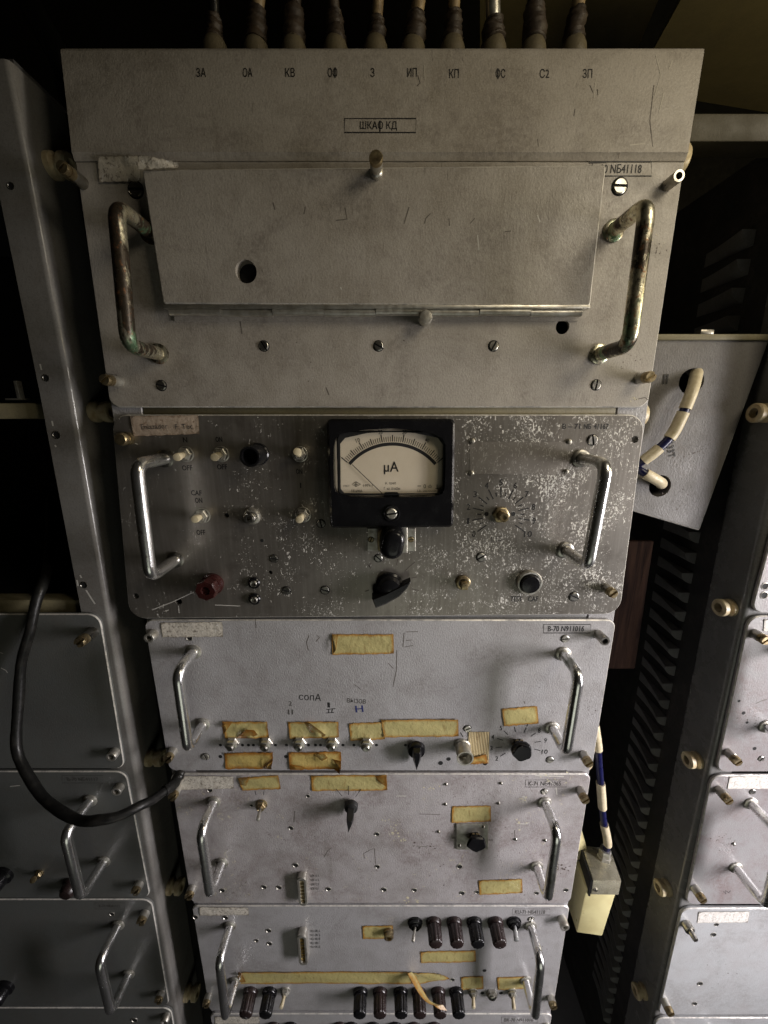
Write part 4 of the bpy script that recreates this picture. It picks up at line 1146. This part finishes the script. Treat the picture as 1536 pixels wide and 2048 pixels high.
for px, py in ((82, 332), (155, 824), (272, 1515), (322, 1772), (358, 1985)):
    q = P(px, py, .030); q.x = XLc(q.z) - .001; ring_insulator(q, 1, lc, r=.0105, L=.020)

GL = 'units in the left cabinet'


def lunit(y0, y1, label, xr0, xr1, rad=.013):
    z1, z0 = Zp(y0), Zp(y1)
    t = thing('rack_unit', (-.5, .1, z0), label, 'rack unit', GL)
    mk('front_panel', plate([(-.78, z0), (P(xr1, y1).x, z0), (P(xr0, y0).x, z1), (-.78, z1)], [0, rad, rad, 0], 0, .0034, .0011), 'grey_paint_side', t, rim='edge_highlight'); return t


l1 = lunit(1228, 1538, 'blank dark grey left unit with two posts behind the black cable loop', 199, 250)
post((187, 1264), (150, 1287), l1, 'slot', 'dull_steel', 11); post((231, 1503), (216, 1516), l1, 'tube', 'zinc', 10)
strokes([[(0, 1305), (6, 1307)], [(2, 1336), (12, 1341), (15, 1346)], [(20, 1573), (40, 1571)]], 1.5, -.0001, 'scratch_light', l1, 'scratch')
l2 = lunit(1543, 1796, 'dark grey left unit with a chrome handle and a dark lamp lens', 252, 301)
label_box(124, 1551, 206, 1566, 'В-70 NБ41117', l2, mat='faded_ink', wpx=1.3, tx=(134, 196), th=7)
handle((181, 1600), (208, 1722), .040, l2, r=.0057); post((240, 1573), (227, 1586), l2, 'tube', 'zinc', 9.5); post((279, 1767), (263, 1793), l2, 'slot', 'zinc', 9)
b = P(145, 1768); mk('lamp_lens', lathe([(.012, 0), (.012, .003), (.010, .0045), (.0098, .010), (.007, .0135), (0, .0148)], 26, at=b), 'brown_bakelite', l2)
toggle((80, 1745), (66, 1760), l2, mat='brass', lever='brass', rpx=8, L=.014); b = P(8, 1748); mk('control_knob', lathe([(.013, 0), (.013, .004), (.0105, .006), (.0105, .016), (.009, .018), (0, .018)], 26, at=b), 'black_plastic', l2)
l3 = lunit(1799, 2012, 'dark grey left unit with a chrome handle, lowest full one', 303, 339)
handle((237, 1849), (258, 1947), .038, l3, r=.0057); post((291, 1825), (275, 1857), l3, 'slot', 'zinc', 9); post((323, 1985), (310, 2016), l3, 'slot', 'zinc', 8); rimmed_hole(224, 1828, 4, l3)
label_box(190, 1806, 250, 1818, 'K-71 NБ41112', l3, mat='faded_ink', wpx=1.2, tx=(198, 240), th=6)
b = P(12, 1972); mk('control_knob', lathe([(.013, 0), (.013, .004), (.0105, .006), (.0105, .016), (.009, .018), (0, .018)], 26, at=b), 'black_plastic', l3)
l4 = lunit(2016, 2190, 'dark grey left unit cut off by the bottom edge', 342, 370)
post((334, 2030), (324, 2056), l4, 'tube', 'zinc', 8); rimmed_hole(269, 2040, 5, l4)

# ================================================================== RIGHT CABINET
def XRc(z): return .3945 + (CZ - .1205 - z) * .0186 / .7738


rc = thing('equipment_cabinet', (.65, .1, CZ - 1.4), 'grey right cabinet with a louvred side and cream spool insulators', 'cabinet', 'equipment cabinets in a row')
rd = .006
a1 = [(rd - rd * math.sin(R(a)), .0042 + rd - rd * math.cos(R(a))) for a in range(0, 91, 10)]
a2 = [(.005 - .005 * math.cos(R(a)), .049 + .005 * math.sin(R(a))) for a in range(0, 91, 15)]
ztr = CZ + .262
mk('frame_post', post_prism([(.030, .0042)] + a1 + a2 + [(.030, .054)], zb, ztr, XRc), 'frame_paint', rc, 60)
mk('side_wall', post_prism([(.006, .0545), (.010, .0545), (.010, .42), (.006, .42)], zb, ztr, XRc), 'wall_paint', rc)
mk('back_panel', box(.42, .95, .42, .425, zb, ztr), 'matt_black', rc)
mk('roof_panel', box(.402, .95, .01, .42, ztr + .0004, ztr + .004), 'dark_frame_paint', rc)
mk('top_rail', bevelled(box(P(1383, 250, .05).x, .90, .05, .075, P(1450, 283, .05).z, P(1450, 226, .05).z), .0015), 'rail_paint', rc)
pitch = .0278; z = CZ + .190; k = 0
while z > CZ - 1.10:
    bm = bmesh.new(); ya = .085; yb = .150; xw = XRc(z) + .0056; h = .0150; pr = .0150; rows = []
    for i in range(7):
        t_ = i / 6; y_ = ya + (yb - ya) * t_; s = (1 - t_) ** 1.3 + .02; prof = []
        for q in range(6):
            a = q / 5; prof.append((xw - pr * s * math.cos(a * math.pi / 2) ** 1.2, z - h * math.sin(a * math.pi / 2)))
        rows.append([bm.verts.new((xw, y_, z))] + [bm.verts.new((x_, y_, z_)) for x_, z_ in prof])
    for r0, r1 in zip(rows, rows[1:]):
        for i in range(len(r0)): j = (i + 1) % len(r0); bm.faces.new((r0[i], r0[j], r1[j], r1[i]))
    bm.faces.new(rows[0]); bm.faces.new(rows[-1][::-1])
    mk('louvre', bm, 'louvre_paint', rc); z -= pitch
for px, py in ((1462, 1215), (1396, 1520), (1336, 1775), (1288, 1982), (1536, 826)):
    lo, hi = 0.0, .06
    for _ in range(30):
        m_ = (lo + hi) / 2; q = P(px, py, m_)
        if q.x > XRc(q.z): hi = m_
        else: lo = m_
    q = P(px, py, min(max(m_, .012), .046)); q.x = XRc(q.z) + .001; ring_insulator(q, -1, rc, r=.0098, L=.016)

GR = 'units in the right cabinet'


def runit(y0, y1, label, xl0, xl1, mat='pale_paint', rad=.013):
    z1, z0 = Zp(y0), Zp(y1)
    t = thing('rack_unit', (.65, .1, z0), label, 'rack unit', GR)
    mk('front_panel', plate([(P(xl1, y1).x, z0), (.92, z0), (.92, z1), (P(xl0, y0).x, z1)], [rad, 0, 0, rad], 0, .0034, .0011), mat, t, rim='edge_highlight'); return t


r0 = runit(838, 1226, 'pale right unit above the one with the brown smudge, only a corner showing', 1606, 1502, 'smudged_paint')
for px, py in ((1530, 1172), (1528, 1190)): rimmed_hole(px, py, 6, r0)
r1 = runit(1232, 1544, 'pale right unit whose two fixing posts cast long shadows', 1499, 1432, 'smudged_paint')
post((1508, 1267), (1534, 1290), r1, 'slot', 'dull_steel', 10); post((1455, 1504), (1485, 1530), r1, 'slot', 'dull_steel', 9)
for px, py, r_ in ((1487, 1426, 4), (1494, 1445, 3), (1478, 1402, 3), (1509, 1497, 4)): pin_hole(px, py, r_, r1)
screw(1522, 1517, 6, r1, 'dull_steel'); strokes([[(1512, 1407), (1522, 1402), (1534, 1399)]], 1.5, -.0001, 'scratch_dark', r1, 'scratch')
tape(((1528, 1238), (1600, 1238), (1600, 1262), (1526, 1262)), 'white_sticker', r1, 0, .0003, name='paper_label')
handle((1562, 1300), (1532, 1452), .036, r1, r=.0057)
r2 = runit(1551, 1809, 'pale right unit with a large chrome handle and a white label', 1424, 1371, 'smudged_paint')
tape(((1459, 1552), (1546, 1552), (1544, 1577), (1454, 1577)), 'white_sticker', r2, 0, .0003, name='paper_label')
handle((1501, 1606), (1471, 1734), .042, r2, r=.0057); post((1436, 1578), (1466, 1612), r2, 'slot', 'dull_steel', 9); post((1389, 1775), (1418, 1812), r2, 'slot', 'zinc', 8.5)
screw(1505, 1583, 6.5, r2, 'dull_steel'); rivet(1467, 1687, 4, r2, 'dull_steel')
strokes([[(1447, 1783), (1452, 1788), (1450, 1780), (1458, 1786), (1461, 1781)]], 1.4, -.0001, 'ink', r2)
r3 = runit(1817, 2030, 'smooth pale right unit with a white label and one long stepped post', 1364, 1316)
tape(((1397, 1823), (1499, 1822), (1495, 1844), (1394, 1845)), 'white_sticker', r3, 0, .0003, name='paper_label')
post((1371, 1846), (1404, 1896), r3, 'thin', 'dull_steel', 9.5)
for px, py, r_ in ((1427, 1869, 6), (1400, 1967, 6), (1389, 2007, 5.5), (1433, 1849, 5)): rimmed_hole(px, py, r_ * .72, r3)
post((1328, 2000), (1352, 2046), r3, 'slot', 'zinc', 8)
r4 = runit(2036, 2190, 'pale right unit cut off by the bottom edge', 1312, 1290)
post((1345, 2054), (1368, 2086), r4, 'tube', 'zinc', 8); handle((1420, 2060), (1400, 2160), .036, r4)

# ================================================================== LOOSE THINGS BETWEEN THE CABINETS
BY = .036
t = thing('terminal_box', P(1340, 1050, .03), 'tilted grey sheet metal box hanging between the middle and right cabinets', 'box')
pts = quad_px((1286, 680), (1541, 676), (1400, 1062), (1254, 1019), BY)
face = mk('front_plate', plate(pts, .002, BY, .020, .0016, [hole_px(1383, 763, 25, BY), hole_px(1320, 972, 22, BY)]), 'box_paint', t, rim='edge_highlight')
mk('top_lip', bevelled(box(P(1290, 672, BY).x, P(1541, 672, BY).x, BY - .003, BY + .019, P(1400, 681, BY).z, P(1400, 669, BY).z), .001), 'olive_paint', t)
mk('clip', bevelled(box(P(1405, 662, BY).x, P(1432, 662, BY).x, BY + .002, BY + .010, P(1400, 668, BY).z, P(1400, 658, BY).z), .0006), 'dull_steel', t)
mk('inner_lining', box(P(1300, 762, BY).x, P(1430, 762, BY).x, BY + .0225, BY + .024, P(1340, 1015, BY).z, P(1340, 690, BY).z), 'hole_black', t)
text('T8633T', 1341 - 26, 1341 + 26, 890, 13, BY - .0006, 'ink', t, -72, .0002)
strokes([[(1327, 768), (1330, 748)], [(1333, 768), (1336, 748)]], 3, BY - .0006, 'ink', t, 'lettering')


def sleeved_cable(name, pts, label, jacket, spans, r, rs, mat='ivory', group=None, n=10):
    path = spline(pts, n); o = thing(name, path[0], label, 'cable', group)
    mk('jacket', tube(path, r, 12), jacket, o)
    for a, b in spans:
        seg = path[int(a * (len(path) - 1)):int(b * (len(path) - 1)) + 1]
        if len(seg) > 1: mk('marker_sleeve', tube(seg, rs, 14), mat, o)
    return o


sleeved_cable('cable', [P(1394, 738, .052), P(1392, 752, .034), P(1383, 785, .022), P(1362, 835, .020), P(1342, 872, .021), P(1312, 902, .022), P(1288, 920, .025), P(1275, 928, .030)],
              'blue cable in cream sleeves leaving the hanging box by its upper hole', 'blue_cable_jacket', [(.05, .385), (.40, .60), (.69, .87)], .0043, .0056, n=14)
sleeved_cable('cable', [P(1322, 970, .052), P(1322, 966, .032), P(1310, 958, .026), P(1295, 950, .024), P(1282, 942, .026), P(1274, 936, .030)],
              'short cream sleeved cable end at the lower hole of the hanging box', 'blue_cable_jacket', [(.12, .68)], .0040, .0056, n=14)
bq = quad_px((1225, 1083), (1308, 1083), (1270, 1338), (1186, 1338), .050)
tag(mk('board', plate(bq, .001, .050, .006, .0008), 'wood_board'), 'dark brown board standing behind the right edge of the metered unit', 'board')

# plastic relay box with a metal lid, hanging beside the fourth and fifth units
pb = thing('relay_box', Vector((.308, .035, CZ - .742)), 'yellowed plastic box with a metal lid hanging beside the chipped unit', 'box')
zt, zlid, zbt = CZ - .6245, CZ - .6510, CZ - .7420
body = hexa([(.2850, .020, zbt), (.3205, .016, zbt), (.3225, .050, zbt), (.2870, .054, zbt), (.2850, .016, zlid + .002), (.3265, .014, zlid + .002), (.3285, .054, zlid + .002), (.2870, .056, zlid + .002)])
mk('body', bevelled(body, .0012), 'yellow_plastic', pb)
lid = mk('lid', bevelled(hexa([(.2895, .0115, zlid), (.3280, .0110, zlid), (.3360, .0520, zlid), (.2960, .0570, zlid), (.2895, .0115, zt), (.3280, .0110, zt), (.3360, .0520, zt), (.2960, .0570, zt)]), .0008), 'lid_metal', pb)
mk('lid_dark_side', hexa([(.2868, .0125, zlid - .004), (.2892, .0118, zlid - .004), (.2957, .0573, zlid - .004), (.2935, .0578, zlid - .004), (.2868, .0125, zt - .001), (.2892, .0118, zt - .001), (.2957, .0573, zt - .001), (.2935, .0578, zt - .001)]), 'matt_black', pb)  # black sheet laid over the lid's left side face
mk('lid_screw', lathe([(.0024, 0), (.0022, .0012), (0, .0015)], 14, at=(.2945, .0112, zlid + .010)), 'dull_steel', lid)
g = Vector((.3205, .041, zt))
bm = tube([g - Vector((0, 0, .001)), g + Vector((0, 0, .004)), g + Vector((0, 0, .0045)), g + Vector((0, 0, .010)), g + Vector((0, 0, .0105)), g + Vector((0, 0, .015))], [.0098, .0088, .0078, .0074, .0084, .0076], 6)
mk('gland', bm, 'zinc', lid)
mk('back_tab', hexa([(.2750, .050, zt - .02), (.3080, .052, zt - .02), (.3080, .055, zt - .02), (.2750, .053, zt - .02), (.2750, .050, zt + .045), (.2860, .051, zt + .045), (.2860, .054, zt + .045), (.2750, .053, zt + .045)]), 'yellow_plastic', pb)
cp = [g + Vector((0, 0, .008)), g + Vector((.0005, -.001, .03)), P(1207, 1640, .036), P(1203, 1590, .034), P(1199, 1540, .030), P(1195, 1490, .026), P(1188, 1440, .026), P(1182, 1380, .030)]
sleeved_cable('cable', cp, 'blue cable with cream marker sleeves entering the yellowed box lid', 'blue_cable_jacket', [(.13, .27), (.36, .50), (.70, .84)], .0043, .0056, n=12)

# black cable that loops out of the empty bay
path = [P(100, 1000, .20), P(99, 1070, .12), P(96, 1125, .05), P(84, 1170, .012), P(62, 1250, -.006), P(42, 1340, -.014), P(33, 1440, -.026), P(42, 1520, -.038), P(82, 1592, -.056), P(148, 1636, -.070), P(218, 1637, -.070), P(282, 1612, -.052), P(326, 1585, -.028), P(352, 1561, -.008), P(372, 1548, .010)]
path[-1].z = Zp(1546); path[-1].y = .002
sp = spline(path, 10); rj = random.Random(5)
for i_, p_ in enumerate(sp[20:-8]): p_ += Vector((math.sin(i_ * .37) * .0009, math.sin(i_ * .23) * .0008, math.sin(i_ * .51) * .0007))
o = thing('cable', sp[0], 'thick black cable looping from the left cabinet to the middle one', 'cable')
mk('jacket', tube(sp, [.0050 * (1 + .04 * math.sin(i_ * .6) + rj.uniform(-.02, .02)) for i_ in range(len(sp))], 14), 'dusty_rubber', o)
mk('taped_end', tube(sp[-20:-4], [.0060 * (1 + .05 * math.sin(i_ * 1.9)) for i_ in range(16)], 14), 'black_rubber', o)
mk('tape_wrap', tube(sp[28:34], [.0054, .0057, .0055, .0058, .0056, .0053], 14), 'black_rubber', o)

o = mk('hose', tube(spline([P(20, -80, .20), P(62, 10, .17), P(95, 70, .15), P(128, 135, .14), P(140, 200, .18)], 8), .012, 14), 'black_rubber'); tag(o, 'dark hose hanging in the shadow left of the hood', 'hose')


def fold(parent, pts, mat='brown_tape'):
    """a torn flap of tape standing off the panel: (px, py, height) corners, folded along its middle"""
    bm = bmesh.new(); lay = bm.verts.layers.float.new('edge'); P3 = []
    for px, py, hgt in pts: q = P(px, py, -.0012 - hgt); P3.append(q)
    c = sum(P3, Vector()) / len(P3) + Vector((0, -.0012, 0)); vc = bm.verts.new(c); vc[lay] = .004; vs = []
    for q in P3: v = bm.verts.new(q); v[lay] = .0008; vs.append(v)
    for k in range(len(vs)): bm.faces.new((vc, vs[k], vs[(k + 1) % len(vs)]))
    return mk('tape_fold', bm, mat, parent, 20)


fold(u3, [(444, 1443, .0), (466, 1443, .001), (452, 1462, .004), (447, 1470, .003)])
fold(u3, [(474, 1476, 0), (492, 1459, .003), (508, 1460, .004), (516, 1470, .003), (498, 1477, .0)])
fold(u3, [(606, 1443, 0), (618, 1445, .004), (652, 1470, .003), (644, 1475, .0), (622, 1464, .001)], 'old_tape')
fold(u3, [(524, 1536, 0), (544, 1517, .004), (546, 1522, .005), (532, 1538, .003)])
fold(u3, [(664, 1518, .0), (682, 1522, .004), (682, 1540, .005), (672, 1530, .001)])
fold(u3, [(626, 1508, 0), (648, 1507, .003), (656, 1516, .004), (644, 1522, .003)], 'old_tape')
fold(u3, [(578, 1528, 0), (610, 1534, .002), (606, 1540, .002), (580, 1540, .0)])
fold(u3, [(664, 1268, 0), (676, 1269, .001), (672, 1300, .003), (666, 1308, .001)], 'old_tape')
fold(u4, [(476, 1556, 0), (500, 1553, .003), (492, 1572, .002), (482, 1570, .001)], 'old_tape')
fold(u4, [(750, 1552, 0), (772, 1552, .003), (773, 1574, .002), (758, 1564, .001)])
fold(u5, [(476, 1944, 0), (482, 1945, .003), (492, 1964, .002), (478, 1966, .0)])


def specks(parent, spots, mat, seed, y=0.0):
    """splashes of old paint: (px, py, spread, count, size) in pixels, too small to pick apart"""
    rr = random.Random(seed); bm = bmesh.new()
    for px, py, spr, cnt, sz in spots:
        for _ in range(cnt):
            x_, y_ = px + rr.gauss(0, spr), py + rr.gauss(0, spr * .7); r_ = sz * rr.uniform(.4, 1.2) * sc_px(x_, y_, y); c_ = P(x_, y_, y - .00012); a_ = rr.uniform(0, 6)
            el = rr.uniform(.35, 1); n_ = 7
            vs = []
            for k in range(n_):
                t_ = 2 * math.pi * k / n_; q = r_ * rr.uniform(.6, 1.25); u_, v_ = math.cos(t_) * q, math.sin(t_) * q * el
                vs.append(bm.verts.new((c_.x + u_ * math.cos(a_) - v_ * math.sin(a_), c_.y, c_.z + u_ * math.sin(a_) + v_ * math.cos(a_))))
            bm.faces.new(vs)
    o = mk('paint_specks', bm, mat, parent); o['kind'] = 'stuff'; return o


specks(u4, [(856, 1573, 7, 9, 2.4), (772, 1642, 4, 5, 2.6), (793, 1660, 9, 12, 2.2), (812, 1682, 6, 6, 2), (1049, 1598, 6, 7, 2.6), (1040, 1646, 9, 8, 2.2), (1105, 1556, 14, 14, 2.2), (812, 1800, 5, 4, 3), (835, 1800, 3, 3, 3), (553, 1676, 5, 4, 2.2), (558, 1637, 6, 4, 2), (750, 1600, 60, 14, 1.2), (950, 1720, 80, 14, 1.1)], 'cream_specks', 11)
specks(u4, [(845, 1690, 12, 14, 2.2), (905, 1640, 25, 8, 1.4), (1125, 1735, 9, 16, 2.2), (1000, 1660, 60, 14, 1.3), (600, 1640, 70, 14, 1.2), (880, 1750, 40, 10, 1.6)], 'dark_specks', 12)
specks(u3, [(700, 1350, 120, 22, 1.0), (1000, 1400, 80, 16, 1.0), (1180, 1420, 8, 6, 1.6)], 'dark_specks', 13)
specks(u5, [(760, 1930, 120, 24, 1.2), (1080, 1900, 15, 8, 1.6)], 'dark_specks', 14)
specks(u1, [(681, 577, 2, 1, 2.4), (700, 760, 150, 12, 1.0), (1268, 800, 7, 8, 1.8), (1310, 480, 9, 10, 1.4)], 'cream_specks', 15)
specks(u1, [(1240, 720, 22, 16, 1.4), (500, 740, 120, 14, 1.1), (1312, 500, 9, 12, 1.6)], 'dark_specks', 16)
specks(r2, [(1450, 1680, 16, 26, 1.5), (1500, 1760, 16, 12, 1.4)], 'dark_specks', 17)
specks(r1, [(1500, 1440, 12, 18, 1.5)], 'dark_specks', 18); specks(r3, [(1440, 1930, 26, 14, 1.2)], 'dark_specks', 19)
specks(t, [(1395, 900, 17, 40, 1.4), (1365, 1000, 14, 26, 1.5), (1440, 800, 15, 16, 1.2)], 'dark_specks', 20, BY)
